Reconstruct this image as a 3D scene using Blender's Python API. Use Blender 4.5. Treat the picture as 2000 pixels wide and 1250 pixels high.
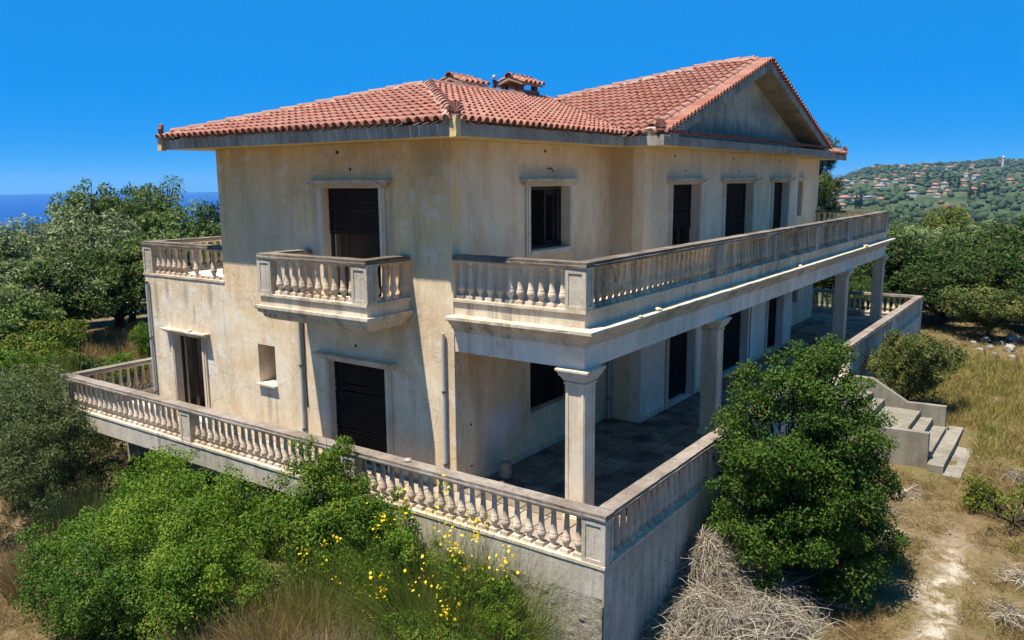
import bpy, bmesh, math, random
import numpy as np
from mathutils import Vector, Matrix
R = math.radians
rng = np.random.default_rng(7)
random.seed(7)
for o in list(bpy.data.objects): bpy.data.objects.remove(o)
SC = bpy.context.scene
COL = SC.collection

# ------------------------------------------------------------------ camera
cd = bpy.data.cameras.new('camera'); cam = bpy.data.objects.new('camera', cd); COL.objects.link(cam)
yaw, pit, rol = R(35.3586), R(9.7554), R(-0.4464)
fw = Vector((math.cos(yaw)*math.cos(pit), math.sin(yaw)*math.cos(pit), -math.sin(pit)))
rt = fw.cross(Vector((0,0,1))).normalized(); up = rt.cross(fw)
rt, up = rt*math.cos(rol)+up*math.sin(rol), up*math.cos(rol)-rt*math.sin(rol)
mw = Matrix((rt, up, -fw)).transposed().to_4x4(); mw.translation = (-10.0896, -5.4874, 5.8091)
cam.matrix_world = mw
cd.sensor_fit = 'HORIZONTAL'; cd.sensor_width = 36; cd.lens = 28.565
cd.clip_start = 0.1; cd.clip_end = 40000
SC.camera = cam
# ------------------------------------------------------------------ world + sun
SUN = Vector((-0.205, 0.085, 0.63)).normalized()
el = math.asin(SUN.z); az = math.atan2(SUN.x, SUN.y)
w = bpy.data.worlds.new('World'); SC.world = w; w.use_nodes = True
nt = w.node_tree; bg = nt.nodes['Background']
sky = nt.nodes.new('ShaderNodeTexSky'); sky.sky_type = 'NISHITA'; sky.sun_disc = False
sky.sun_elevation = el; sky.sun_rotation = az
sky.altitude = 10000; sky.air_density = 1.0; sky.dust_density = 0.0; sky.ozone_density = 10.0
# even tone response for the whole sky (deep blue, little difference between zenith and horizon)
sp = nt.nodes.new('ShaderNodeSeparateColor'); sp.mode = 'HSV'; cb = nt.nodes.new('ShaderNodeCombineColor'); cb.mode = 'HSV'
nt.links.new(sky.outputs[0], sp.inputs[0])
def wm(op, sock, val, dst):
    n_ = nt.nodes.new('ShaderNodeMath'); n_.operation = op; nt.links.new(sock, n_.inputs[0]); n_.inputs[1].default_value = val
    if dst is not None: nt.links.new(n_.outputs[0], dst)
    return n_
wm('ADD', sp.outputs[0], -.016, cb.inputs[0]); q_ = wm('MULTIPLY', sp.outputs[1], 1.145, cb.inputs[1]); q_.use_clamp = True
q_ = wm('POWER', sp.outputs[2], .16, None); wm('MULTIPLY', q_.outputs[0], 3.14, cb.inputs[2])
nt.links.new(cb.outputs[0], bg.inputs[0])
bg.inputs[1].default_value = 0.10
sd = bpy.data.lights.new('sun', 'SUN'); sd.energy = 4.4; sd.angle = R(0.53); sd.color = (1.0, 0.935, 0.83)
so = bpy.data.objects.new('sun', sd); COL.objects.link(so); so.location = (0, 0, 60)
so.rotation_euler = SUN.to_track_quat('Z', 'Y').to_euler()
vs = SC.view_settings; vs.view_transform = 'Standard'; vs.look = 'None'; vs.gamma = 1; vs.use_curve_mapping = False
vs.exposure = 1.14
SC.render.engine = 'CYCLES'
SC.cycles.max_bounces = 8; SC.cycles.diffuse_bounces = 4; SC.cycles.transparent_max_bounces = 8

# ------------------------------------------------------------------ helpers
def tag(o, label=None, cat=None, group=None, kind=None):
    if label: o['label'] = label
    if cat: o['category'] = cat
    if group: o['group'] = group
    if kind: o['kind'] = kind
    return o
def empty(name, loc=(0,0,0)):
    o = bpy.data.objects.new(name, None); COL.objects.link(o); o.location = loc; o.empty_display_size = .3
    return o
def link(name, me, mat=None, parent=None, loc=None, bevel=0):
    o = bpy.data.objects.new(name, me); COL.objects.link(o)
    if mat is not None and not me.materials: me.materials.append(mat)
    if parent is not None: o.parent = parent
    if loc is not None: o.location = loc
    if bevel:
        b = o.modifiers.new('b', 'BEVEL'); b.width = bevel; b.segments = 2; b.limit_method = 'ANGLE'; b.angle_limit = R(40)
    return o
def npmesh(name, V, F, smooth=False):
    """V (n,3) array, F (m,k) array of equal-sized faces"""
    V = np.asarray(V, np.float32); F = np.asarray(F, np.int32)
    me = bpy.data.meshes.new(name); k = F.shape[1]
    me.vertices.add(len(V)); me.vertices.foreach_set('co', V.ravel())
    me.loops.add(F.size); me.loops.foreach_set('vertex_index', F.ravel())
    me.polygons.add(len(F)); me.polygons.foreach_set('loop_start', np.arange(0, F.size, k, dtype=np.int32))
    me.polygons.foreach_set('loop_total', np.full(len(F), k, np.int32))
    if smooth: me.polygons.foreach_set('use_smooth', np.ones(len(F), bool))
    me.update(calc_edges=True); me.validate()
    return me
class MB:
    def __init__(s): s.v = []; s.f = []
    def add(s, vs, fs):
        n = len(s.v); s.v += [tuple(p) for p in vs]; s.f += [tuple(i+n for i in f) for f in fs]; return s
    def quad(s, a, b, c, d, N=None):
        if N is not None:
            A, B, C = Vector(a), Vector(b), Vector(c)
            if (B-A).cross(C-B).dot(Vector(N)) < 0: a, b, c, d = d, c, b, a
        return s.add([a, b, c, d], [(0,1,2,3)])
    def box(s, x0, x1, y0, y1, z0, z1):
        v = [(x0,y0,z0),(x1,y0,z0),(x1,y1,z0),(x0,y1,z0),(x0,y0,z1),(x1,y0,z1),(x1,y1,z1),(x0,y1,z1)]
        return s.add(v, [(0,3,2,1),(4,5,6,7),(0,1,5,4),(1,2,6,5),(2,3,7,6),(3,0,4,7)])
    def extrude(s, poly, fn, l0, l1):
        """poly: list of 2D points; fn(a,b,l) -> xyz"""
        n = len(poly)
        v = [fn(a, b, l0) for a, b in poly] + [fn(a, b, l1) for a, b in poly]
        fs = [(i, (i+1) % n, n+(i+1) % n, n+i) for i in range(n)] + [tuple(range(n))[::-1], tuple(range(n, 2*n))]
        return s.add(v, fs)
    def lathe(s, prof, n=12, c=(0,0), cap=True):
        v = []; fs = []
        for r, z in prof:
            for k in range(n):
                a = 2*math.pi*k/n; v.append((c[0]+r*math.cos(a), c[1]+r*math.sin(a), z))
        for j in range(len(prof)-1):
            for k in range(n):
                k2 = (k+1) % n; fs.append((j*n+k, j*n+k2, (j+1)*n+k2, (j+1)*n+k))
        if cap: fs += [tuple(range(n))[::-1], tuple(range((len(prof)-1)*n, len(prof)*n))]
        return s.add(v, fs)
    def tube(s, pts, rad, n=7):
        pts = [Vector(p) for p in pts]; v = []; fs = []
        if not hasattr(rad, '__len__'): rad = [rad]*len(pts)
        for i, p in enumerate(pts):
            d = (pts[min(i+1, len(pts)-1)]-pts[max(i-1, 0)]).normalized()
            a = d.cross(Vector((0,0,1)) if abs(d.z) < .9 else Vector((1,0,0))).normalized(); b = d.cross(a)
            for k in range(n):
                t = 2*math.pi*k/n; v.append(p+(a*math.cos(t)+b*math.sin(t))*rad[i])
        for j in range(len(pts)-1):
            for k in range(n):
                k2 = (k+1) % n; fs.append((j*n+k, j*n+k2, (j+1)*n+k2, (j+1)*n+k))
        fs += [tuple(range(n))[::-1], tuple(range((len(pts)-1)*n, len(pts)*n))]
        return s.add(v, fs)
    def mesh(s, name, smooth=None):
        me = bpy.data.meshes.new(name); me.from_pydata(s.v, [], s.f); me.update()
        if smooth is not None:
            me.polygons.foreach_set('use_smooth', [True]*len(me.polygons)); me.set_sharp_from_angle(angle=R(smooth))
        return me
    def build(s, name, mat=None, parent=None, smooth=None, bevel=0, loc=None):
        return link(name, s.mesh(name, smooth), mat, parent, loc, bevel)
def jitter(me, amt, cut=None, seed=1):
    """subdivide long faces and shake the vertices a little: worn edges"""
    bm = bmesh.new(); bm.from_mesh(me)
    if cut:
        for _ in range(6):
            es = [e for e in bm.edges if e.calc_length() > cut]
            if not es: break
            bmesh.ops.subdivide_edges(bm, edges=es, cuts=1, use_grid_fill=True)
    bmesh.ops.remove_doubles(bm, verts=bm.verts, dist=.0005)
    r = random.Random(seed)
    for v in bm.verts: v.co += Vector((r.uniform(-1,1), r.uniform(-1,1), r.uniform(-1,1)))*amt
    bm.to_mesh(me); bm.free(); me.update(); return me

# ------------------------------------------------------------------ materials
class NT:
    def __init__(s, name):
        s.m = bpy.data.materials.new(name); s.m.use_nodes = True; s.t = s.m.node_tree
        s.b = s.t.nodes['Principled BSDF']; s.out = s.t.nodes['Material Output']
        s.pos = None
    def n(s, typ, **kw):
        nd = s.t.nodes.new('ShaderNode'+typ)
        for k, v in kw.items():
            if k in nd.inputs.keys():
                if hasattr(v, 'links') or hasattr(v, 'is_linked'): s.t.links.new(v, nd.inputs[k])
                else: nd.inputs[k].default_value = v
            else: setattr(nd, k, v)
        return nd
    def P(s, scale=(1,1,1)):
        if s.pos is None: s.pos = s.t.nodes.new('ShaderNodeNewGeometry').outputs['Position']
        if scale == (1,1,1): return s.pos
        mp = s.t.nodes.new('ShaderNodeVectorMath'); mp.operation = 'MULTIPLY'
        s.t.links.new(s.pos, mp.inputs[0]); mp.inputs[1].default_value = scale; return mp.outputs[0]
    def noise(s, scale, detail=4, rough=.55, vec=None, dist=0.0, sc=(1,1,1)):
        nd = s.n('TexNoise', Scale=scale, Detail=detail, Roughness=rough, Distortion=dist)
        s.t.links.new(vec if vec is not None else s.P(sc), nd.inputs['Vector']); return nd.outputs['Fac']
    def ramp(s, fac, stops):
        nd = s.t.nodes.new('ShaderNodeValToRGB'); s.t.links.new(fac, nd.inputs[0]); e = nd.color_ramp.elements
        while len(e) < len(stops): e.new(.5)
        for i, (p, c) in enumerate(stops):
            e[i].position = p; e[i].color = (c if hasattr(c, '__len__') else (c, c, c))[:3]+((1,) if True else ())
        return nd.outputs[0]
    def mix(s, fac, a, b, mode='MIX'):
        nd = s.t.nodes.new('ShaderNodeMix'); nd.data_type = 'RGBA'; nd.blend_type = mode
        for sock, v in ((nd.inputs[0], fac), (nd.inputs[6], a), (nd.inputs[7], b)):
            if hasattr(v, 'is_linked'): s.t.links.new(v, sock)
            elif hasattr(v, '__len__'): sock.default_value = tuple(v)[:3]+(1,)
            else: sock.default_value = v
        return nd.outputs[2]
    def math(s, op, a, b=0.0, clamp=False):
        nd = s.t.nodes.new('ShaderNodeMath'); nd.operation = op; nd.use_clamp = clamp
        for i, v in enumerate((a, b)):
            if hasattr(v, 'is_linked'): s.t.links.new(v, nd.inputs[i])
            else: nd.inputs[i].default_value = v
        return nd.outputs[0]
    def bump(s, h, strength=.3, dist=.02, prev=None):
        nd = s.n('Bump', Strength=strength, Distance=dist); s.t.links.new(h, nd.inputs['Height'])
        if prev is not None: s.t.links.new(prev, nd.inputs['Normal'])
        s.t.links.new(nd.outputs[0], s.b.inputs['Normal']); return nd.outputs[0]
    def done(s, col, rough=.9, spec=.2):
        if hasattr(col, 'is_linked'): s.t.links.new(col, s.b.inputs['Base Color'])
        else: s.b.inputs['Base Color'].default_value = tuple(col)[:3]+(1,)
        if hasattr(rough, 'is_linked'): s.t.links.new(rough, s.b.inputs['Roughness'])
        else: s.b.inputs['Roughness'].default_value = rough
        s.b.inputs['Specular IOR Level'].default_value = spec
        return s.m
def spot(t, c, rx, ry, rz):
    """soft ellipsoidal mask (1 inside) round a point on a wall, its edge broken by noise"""
    d = t.n('VectorMath', operation='SUBTRACT'); t.t.links.new(t.P(), d.inputs[0]); d.inputs[1].default_value = c
    s_ = t.n('VectorMath', operation='MULTIPLY'); t.t.links.new(d.outputs[0], s_.inputs[0]); s_.inputs[1].default_value = (1/rx, 1/ry, 1/rz)
    l = t.n('VectorMath', operation='LENGTH'); t.t.links.new(s_.outputs[0], l.inputs[0])
    if not hasattr(t, 'spn'): t.spn = t.noise(3.0, 5, .65)
    nz = t.spn
    v = t.math('ADD', l.outputs['Value'], t.math('MULTIPLY', t.math('SUBTRACT', nz, .5), 1.6))
    return t.math('SUBTRACT', 1.25, v, clamp=True)
def stucco(name, up=None, base=(.66,.50,.33), pale=(.72,.61,.47), ochre=(.52,.33,.155), grey=(.28,.235,.18), g_amt=.5, o_amt=.7, cracks=0, extra=None, p_amt=1.0, drip=.6, spk=.35, bumpd=.012, rnd=0):
    t = NT(name)
    n1 = t.noise(.55, 5, .66, dist=.8); n2 = t.noise(1.5, 4, .7, sc=(1,1,.4)); n4 = t.noise(.40, 4, .6)
    nd = t.noise(4.2, 4, .75, sc=(1,1,.09)); nf = t.noise(9, 5, .78)
    c = t.mix(t.math('MULTIPLY', t.ramp(n1, [(.42,0),(.58,1)]), p_amt), base, pale)
    if up:      # upper paint still ochre, with warm shade painted in; rain washed the lower pale
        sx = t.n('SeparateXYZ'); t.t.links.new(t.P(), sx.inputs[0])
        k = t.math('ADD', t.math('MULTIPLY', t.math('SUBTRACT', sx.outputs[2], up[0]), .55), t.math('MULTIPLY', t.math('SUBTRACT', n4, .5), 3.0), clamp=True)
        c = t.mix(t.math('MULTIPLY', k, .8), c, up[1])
    c = t.mix(t.math('MULTIPLY', t.ramp(n2, [(.48,0),(.66,1)]), o_amt), c, ochre)
    gm = t.math('MULTIPLY', t.ramp(nd, [(.46,0),(.68,1)]), t.ramp(n4, [(.36,0),(.60,1)]))
    c = t.mix(t.math('MULTIPLY', gm, drip), c, grey)
    gp = t.math('MULTIPLY', t.ramp(nf, [(.48,0),(.66,1)]), t.ramp(n1, [(.34,1),(.56,.12)]))
    c = t.mix(t.math('MULTIPLY', gp, g_amt), c, grey)
    c = t.mix(t.math('MULTIPLY', t.ramp(t.noise(38, 2, .7), [(.5,0),(.75,1)]), spk), c, grey)
    h = t.math('ADD', t.math('MULTIPLY', nf, .9), t.math('MULTIPLY', t.noise(60, 1, .6), .35))
    if cracks:
        wv = t.n('TexNoise', Scale=2.5, Detail=4)
        av = t.n('VectorMath', operation='ADD'); t.t.links.new(t.P(), av.inputs[0]); t.t.links.new(wv.outputs['Color'], av.inputs[1])
        vo = t.n('TexVoronoi', feature='DISTANCE_TO_EDGE', Scale=1.9); t.t.links.new(av.outputs[0], vo.inputs['Vector'])
        cr = t.math('MULTIPLY', t.ramp(vo.outputs['Distance'], [(.0,1),(.016,0)]), t.ramp(t.noise(.9, 3), [(.46,0),(.56,1)]))
        c = t.mix(t.math('MULTIPLY', cr, .6*cracks), c, (.22,.18,.14))
        pl = t.ramp(t.noise(2.6, 6, .72), [(.565,0),(.58,1)])
        c = t.mix(t.math('MULTIPLY', pl, .55*cracks), c, (.70,.66,.58))
        h = t.math('SUBTRACT', t.math('ADD', h, t.math('MULTIPLY', pl, .7*cracks)), t.math('MULTIPLY', cr, .5))
    for (pc, prx, pry, prz, col, amt) in (extra or []):
        c = t.mix(t.math('MULTIPLY', spot(t, pc, prx, pry, prz), amt), c, col)
    if rnd:     # every cast piece has weathered a little differently
        ob = t.n('ObjectInfo').outputs['Random']; hv = t.n('HueSaturation'); t.t.links.new(c, hv.inputs['Color']); t.t.links.new(t.math('ADD', t.math('MULTIPLY', ob, rnd), 1.05-rnd), hv.inputs['Value']); c = hv.outputs[0]
    t.bump(h, .45, bumpd)
    return t.done(c, .93, .12)
M = {}
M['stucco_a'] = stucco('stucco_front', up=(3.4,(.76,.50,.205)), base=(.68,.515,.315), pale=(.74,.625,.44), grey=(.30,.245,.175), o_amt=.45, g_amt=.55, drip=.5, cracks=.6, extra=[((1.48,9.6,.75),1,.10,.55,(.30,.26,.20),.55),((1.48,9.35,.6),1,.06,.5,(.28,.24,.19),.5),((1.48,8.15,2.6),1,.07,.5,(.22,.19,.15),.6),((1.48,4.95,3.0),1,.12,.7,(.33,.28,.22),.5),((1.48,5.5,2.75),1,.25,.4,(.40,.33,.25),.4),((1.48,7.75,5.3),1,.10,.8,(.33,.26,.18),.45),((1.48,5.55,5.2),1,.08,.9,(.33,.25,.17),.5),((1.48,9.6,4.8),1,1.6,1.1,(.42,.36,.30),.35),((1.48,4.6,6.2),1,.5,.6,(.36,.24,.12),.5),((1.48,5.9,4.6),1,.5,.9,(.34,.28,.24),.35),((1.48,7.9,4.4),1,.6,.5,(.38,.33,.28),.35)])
M['stucco_b'] = stucco('stucco_side', base=(.69,.50,.28), pale=(.73,.58,.38), o_amt=.5, g_amt=.4, drip=.45, extra=[((7.52,3.6,5.6),.6,.8,1.5,(.42,.27,.13),.6),((2.55,4.06,.25),.5,1,.55,(.30,.29,.28),.8),((3.0,4.06,.9),.7,1,.45,(.55,.50,.52),.6),((2.2,4.06,1.4),.16,1,1.1,(.45,.30,.15),.6),((3.0,4.06,4.3),1.0,1,.6,(.44,.35,.29),.4)])
M['stucco_annex'] = stucco('stucco_cracked', base=(.64,.50,.31), pale=(.72,.625,.47), ochre=(.56,.37,.19), o_amt=.4, g_amt=.55, cracks=1.0, drip=.5, extra=[((1.48,13.9,2.9),1,.10,.55,(.25,.22,.18),.65),((1.48,13.4,3.15),1,.08,.3,(.22,.20,.16),.6),((1.48,12.6,3.1),1,.14,.35,(.24,.21,.17),.6),((1.48,11.6,3.1),1,.12,.4,(.24,.22,.18),.6),((1.48,12.3,2.6),1,.07,.3,(.28,.24,.19),.6),((1.48,11.1,2.2),1,.06,1.0,(.34,.30,.24),.4)])
M['stucco_wing'] = stucco('stucco_bay', drip=.4, base=(.72,.56,.35), pale=(.75,.62,.43), o_amt=.35, g_amt=.4)
M['stucco_low'] = stucco('stucco_porch', drip=.4, base=(.72,.61,.46), pale=(.77,.70,.59), ochre=(.55,.42,.28), o_amt=.4, g_amt=.5)
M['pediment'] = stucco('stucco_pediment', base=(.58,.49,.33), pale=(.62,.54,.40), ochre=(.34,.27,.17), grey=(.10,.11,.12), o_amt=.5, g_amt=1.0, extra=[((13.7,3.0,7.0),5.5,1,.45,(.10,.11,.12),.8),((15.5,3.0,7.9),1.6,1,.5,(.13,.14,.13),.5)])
M['soffit'] = stucco('soffit_plaster', base=(.64,.46,.19), pale=(.66,.50,.25), ochre=(.52,.34,.11), o_amt=.5, g_amt=.2)
M['fascia'] = stucco('fascia_concrete', base=(.32,.275,.21), pale=(.40,.36,.29), ochre=(.18,.155,.125), grey=(.10,.095,.09), o_amt=.7, g_amt=.8)
M['white'] = stucco('white_trim', drip=.75, spk=.5, base=(.57,.465,.32), pale=(.64,.55,.41), ochre=(.40,.30,.185), grey=(.085,.078,.065), o_amt=.45, g_amt=.6)
M['trim'] = stucco('cream_trim', drip=.65, base=(.62,.49,.33), pale=(.69,.58,.43), ochre=(.46,.33,.20), o_amt=.45, g_amt=.6)
M['baluster'] = stucco('cast_stone', rnd=.35, drip=.5, spk=.4, base=(.60,.48,.345), pale=(.67,.57,.45), ochre=(.46,.30,.18), o_amt=.5, g_amt=.6)
M['post'] = stucco('cast_stone_post', rnd=.25, drip=.7, spk=.5, base=(.54,.46,.34), pale=(.61,.53,.42), ochre=(.43,.34,.22), grey=(.15,.14,.125), o_amt=.5, g_amt=.9)
M['coping'] = stucco('weathered_coping', spk=.6, bumpd=.03, base=(.145,.115,.085), pale=(.24,.20,.155), ochre=(.10,.078,.055), grey=(.045,.04,.035), o_amt=.7, g_amt=.9)
M['coping_warm'] = stucco('terrace_coping', spk=.6, bumpd=.03, base=(.205,.165,.13), pale=(.29,.245,.20), ochre=(.15,.115,.085), grey=(.08,.07,.06), o_amt=.6, g_amt=.7)
M['stain'] = stucco('stained_rail', rnd=.4, drip=.75, spk=.45, base=(.60,.46,.28), pale=(.66,.54,.37), ochre=(.34,.24,.13), grey=(.10,.10,.10), o_amt=.6, g_amt=.9)
M['concrete'] = stucco('stair_concrete', spk=.6, drip=.5, base=(.20,.175,.13), pale=(.26,.235,.185), ochre=(.17,.14,.09), grey=(.09,.088,.075), o_amt=.6, g_amt=.8)
M['basement'] = stucco('rough_render', base=(.42,.37,.28), pale=(.50,.45,.35), ochre=(.32,.26,.17), grey=(.18,.17,.15), o_amt=.4, g_amt=.6)
M['slab'] = stucco('slab_edge', drip=.9, spk=.5, base=(.44,.385,.29), pale=(.54,.48,.385), ochre=(.36,.29,.19), grey=(.16,.155,.14), o_amt=.5, g_amt=.8)
t = M['basement'].node_tree
for nd in t.nodes:
    if nd.type == 'BUMP': nd.inputs['Strength'].default_value = 1.0; nd.inputs['Distance'].default_value = .14
def tile_mat(name, a, b, dark):
    t = NT(name)
    ri = t.t.nodes.new('ShaderNodeNewGeometry').outputs['Random Per Island']
    ro = t.t.nodes.new('ShaderNodeObjectInfo').outputs['Random']
    rr = t.math('FRACT', t.math('ADD', ri, ro))
    c = t.mix(rr, a, b)
    c = t.mix(t.math('MULTIPLY', t.ramp(rr, [(.90,0),(.93,1)]), .45), c, dark)
    c = t.mix(t.math('MULTIPLY', t.ramp(t.noise(1.1, 5, .6), [(.42,0),(.62,1)]), .5), c, (.32,.17,.125))
    c = t.mix(t.math('MULTIPLY', t.ramp(t.noise(7, 5, .75), [(.52,0),(.68,1)]), .55), c, dark)
    t.bump(t.noise(45, 4, .6), .25, .006)
    return t.done(c, .78, .25)
M['tile'] = tile_mat('terracotta_tile', (.255,.090,.056), (.365,.155,.106), (.13,.05,.035))
M['ridge'] = tile_mat('terracotta_ridge', (.29,.13,.09), (.35,.18,.13), (.15,.09,.07))
M['acro'] = tile_mat('terracotta_ornament', (.17,.055,.035), (.22,.075,.045), (.05,.025,.02))
M['mortar'] = stucco('lime_mortar', base=(.29,.20,.145), pale=(.37,.295,.235), ochre=(.28,.145,.10), o_amt=.6, g_amt=.3)
def plain(name, col, rough=.7, spec=.3, var=.3, sc=6.0, dark=None, metal=0):
    t = NT(name); n = t.noise(sc, 5, .65)
    c = t.mix(t.math('MULTIPLY', t.ramp(n, [(.4,0),(.7,1)]), var), col, dark or tuple(x*.5 for x in col))
    t.bump(t.noise(sc*6, 3), .2, .004); t.b.inputs['Metallic'].default_value = metal
    return t.done(c, rough, spec)
M['shutter'] = plain('dark_wood_slat', (.012,.009,.008), .7, .12, .5, 4, (.022,.017,.014))
M['frame'] = plain('dark_wood_frame', (.03,.022,.017), .6, .3)
M['leafdoor'] = plain('brown_wood', (.075,.045,.028), .7, .25)
M['inside'] = plain('interior_plaster', (.20,.175,.14), .9, .1)
M['darkfloor'] = plain('interior_floor', (.10,.09,.08), .9, .1)
M['pipe'] = plain('grey_pvc', (.40,.41,.40), .5, .3, .35)
M['iron'] = plain('rusty_bracket', (.06,.035,.025), .8, .3)
M['metal'] = plain('galvanised_sheet', (.55,.57,.58), .35, .5, .2, metal=.8)
M['soot'] = plain('sooty_brick', (.17,.085,.06), .9, .1)
M['cable'] = plain('black_cable', (.015,.015,.016), .6, .3)
M['palecable'] = plain('pale_cable', (.22,.22,.21), .6, .3)
M['hole'] = plain('vent_dark', (.03,.02,.015), .9, .05)
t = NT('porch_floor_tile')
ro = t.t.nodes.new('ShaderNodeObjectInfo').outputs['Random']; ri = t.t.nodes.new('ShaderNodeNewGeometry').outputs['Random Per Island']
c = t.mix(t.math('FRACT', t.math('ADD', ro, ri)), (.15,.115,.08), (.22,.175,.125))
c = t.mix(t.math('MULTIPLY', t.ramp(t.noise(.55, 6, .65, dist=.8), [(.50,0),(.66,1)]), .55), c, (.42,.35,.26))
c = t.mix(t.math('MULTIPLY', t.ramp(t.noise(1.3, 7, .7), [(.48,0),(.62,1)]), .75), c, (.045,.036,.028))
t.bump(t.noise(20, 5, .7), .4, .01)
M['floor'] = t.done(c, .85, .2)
t = NT('sunlit_terrace_tile')  # lighter than the porch tile, the sun's brightening is in its colour
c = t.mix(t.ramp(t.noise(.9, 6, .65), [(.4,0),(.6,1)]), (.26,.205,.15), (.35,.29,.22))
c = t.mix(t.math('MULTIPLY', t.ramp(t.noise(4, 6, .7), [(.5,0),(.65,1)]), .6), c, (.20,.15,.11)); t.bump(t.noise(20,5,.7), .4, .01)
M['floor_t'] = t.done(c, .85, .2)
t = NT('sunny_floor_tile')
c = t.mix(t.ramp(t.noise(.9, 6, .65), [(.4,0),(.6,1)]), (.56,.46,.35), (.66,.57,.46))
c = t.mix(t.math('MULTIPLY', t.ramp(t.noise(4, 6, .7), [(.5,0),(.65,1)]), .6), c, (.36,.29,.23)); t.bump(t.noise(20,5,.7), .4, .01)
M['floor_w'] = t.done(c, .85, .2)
# ------------------------------------------------------------------ the villa
villa = empty('villa', (0,0,0))
tag(villa, 'abandoned two-storey beige villa with red tiled roof, pediment and balustraded terraces', 'villa')
XA, YA, YB, YP, XJ, XE, XW = 1.48, 11.0, 4.06, 3.16, 7.52, 19.82, 25.84
ZF, ZE, CX = -.12, 6.55, 13.67
class Fr:
    def __init__(s, p0, U, N): s.p, s.U, s.N = Vector(p0), Vector(U), Vector(N)
    def __call__(s, u, z, d=0.0): return s.p+s.U*u+s.N*d+Vector((0,0,z))
FA = Fr((XA,0,0), (0,1,0), (-1,0,0)); FB = Fr((0,YB,0), (1,0,0), (0,-1,0)); FP = Fr((0,YP,0), (1,0,0), (0,-1,0))
FJ = Fr((XJ,0,0), (0,1,0), (-1,0,0)); FE = Fr((XE,0,0), (0,1,0), (1,0,0)); FK = Fr((0,YA,0), (1,0,0), (0,1,0)); FW = Fr((XW,0,0), (0,1,0), (1,0,0))
FN = Fr((0,14.35,0), (1,0,0), (0,1,0))
def lbox(m, F, u0, u1, z0, z1, d0, d1):
    v = [F(u, z, d) for d in (d0, d1) for (u, z) in ((u0,z0),(u1,z0),(u1,z1),(u0,z1))]
    fs = [(0,1,2,3),(7,6,5,4),(0,4,5,1),(1,5,6,2),(2,6,7,3),(3,7,4,0)]
    if F.U.cross(Vector((0,0,1))).dot(F.N) > 0: fs = [f[::-1] for f in fs]
    return m.add(v, fs)
def panel(name, F, u0, u1, z0, z1, ops, mat, t=.3, parent=villa):
    m = MB(); N = F.N; Z = Vector((0,0,1))
    us = sorted({u0, u1, *[q for o in ops for q in o[:2]]}); zs = sorted({z0, z1, *[q for o in ops for q in o[2:]]})
    for a, b in zip(us, us[1:]):
        for c, d in zip(zs, zs[1:]):
            if any(o[0] <= a and b <= o[1] and o[2] <= c and d <= o[3] for o in ops): continue
            m.quad(F(a,c), F(b,c), F(b,d), F(a,d), N); m.quad(F(a,c,-t), F(b,c,-t), F(b,d,-t), F(a,d,-t), -N)
    for (a, b, c, d), s in [(o, 1) for o in ops]+[((u0,u1,z0,z1), -1)]:
        for p, q, n in (((a,c),(b,c),Z),((a,d),(b,d),-Z),((a,c),(a,d),F.U),((b,c),(b,d),-F.U)):
            m.quad(F(*p), F(*q), F(*q,-t), F(*p,-t), n*s)
    me = m.mesh(name); bm = bmesh.new(); bm.from_mesh(me); bmesh.ops.remove_doubles(bm, verts=bm.verts, dist=.0004); bm.to_mesh(me); bm.free()
    return link(name, me, mat, parent)
OA = [(5.86,7.46,3.45,5.68),(5.86,7.49,ZF,2.07),(9.30,9.90,1.24,2.15)]
OB = [(4.02,5.58,4.34,5.68),(3.97,5.58,.86,2.05)]; OB3 = [(21.8,23.36,4.34,5.68),(21.8,23.4,.86,2.05)]
OP = [(9.07,10.75,3.45,5.67),(12.70,14.98,3.45,5.67),(17.0,18.6,3.45,5.67),(9.07,10.75,ZF,2.07),(12.70,14.98,ZF,2.07),(17.0,18.6,ZF,2.07)]
ON = [(12.05,13.22,ZF,2.04)]
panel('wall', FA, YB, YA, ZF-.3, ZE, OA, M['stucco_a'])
panel('wall', FB, XA+.3, XJ+.3, ZF-.3, ZE, OB, M['stucco_b'])
panel('wall', FB, XE-.3, XW-.3, ZF-.3, ZE, OB3, M['stucco_wing'])
panel('wall', FJ, YP+.3, YB, ZF-.3, ZE, [], M['stucco_b'])
panel('wall', FE, YP+.3, YB, ZF-.3, ZE, [], M['stucco_wing'])
panel('wall', FP, XJ, XE, 3.3, ZE, OP[:3], M['stucco_wing'])
panel('wall', FP, XJ, XE, ZF-.3, 3.3, OP[3:], M['stucco_low'])
panel('wall', FW, YB, YA, ZF-.3, ZE, [], M['stucco_wing'])
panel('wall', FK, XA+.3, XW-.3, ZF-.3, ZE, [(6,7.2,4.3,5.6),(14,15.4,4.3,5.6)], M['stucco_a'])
panel('wall', FA, YA, 14.35, ZF-.3, 3.48, ON, M['stucco_annex'])
panel('wall', FN, XA+.3, 8.0, ZF-.3, 3.48, [], M['stucco_annex'])
MB().box(XA+.31, 7.99, YA+.01, 14.04, 3.3, 3.47).build('terrace_roof_slab', M['floor_w'], villa)
m = MB(); m.box(XA+.32, XW-.32, YB+.32, YA-.32, 3.2, 3.44); m.box(XJ+.32, XE-.32, YP+.32, YB+.31, 3.2, 3.44); m.build('floor_slab', M['darkfloor'], villa)
m = MB(); m.box(XA+.32, XW-.32, YB+.32, YA-.32, -.4, ZF-.005); m.box(XJ+.32, XE-.32, YP+.32, YB+.31, -.4, ZF-.005); m.box(XA+.32, 7.9, YA+.02, 14.0, -.4, ZF-.005); m.build('floor_slab', M['darkfloor'], villa)
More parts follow.
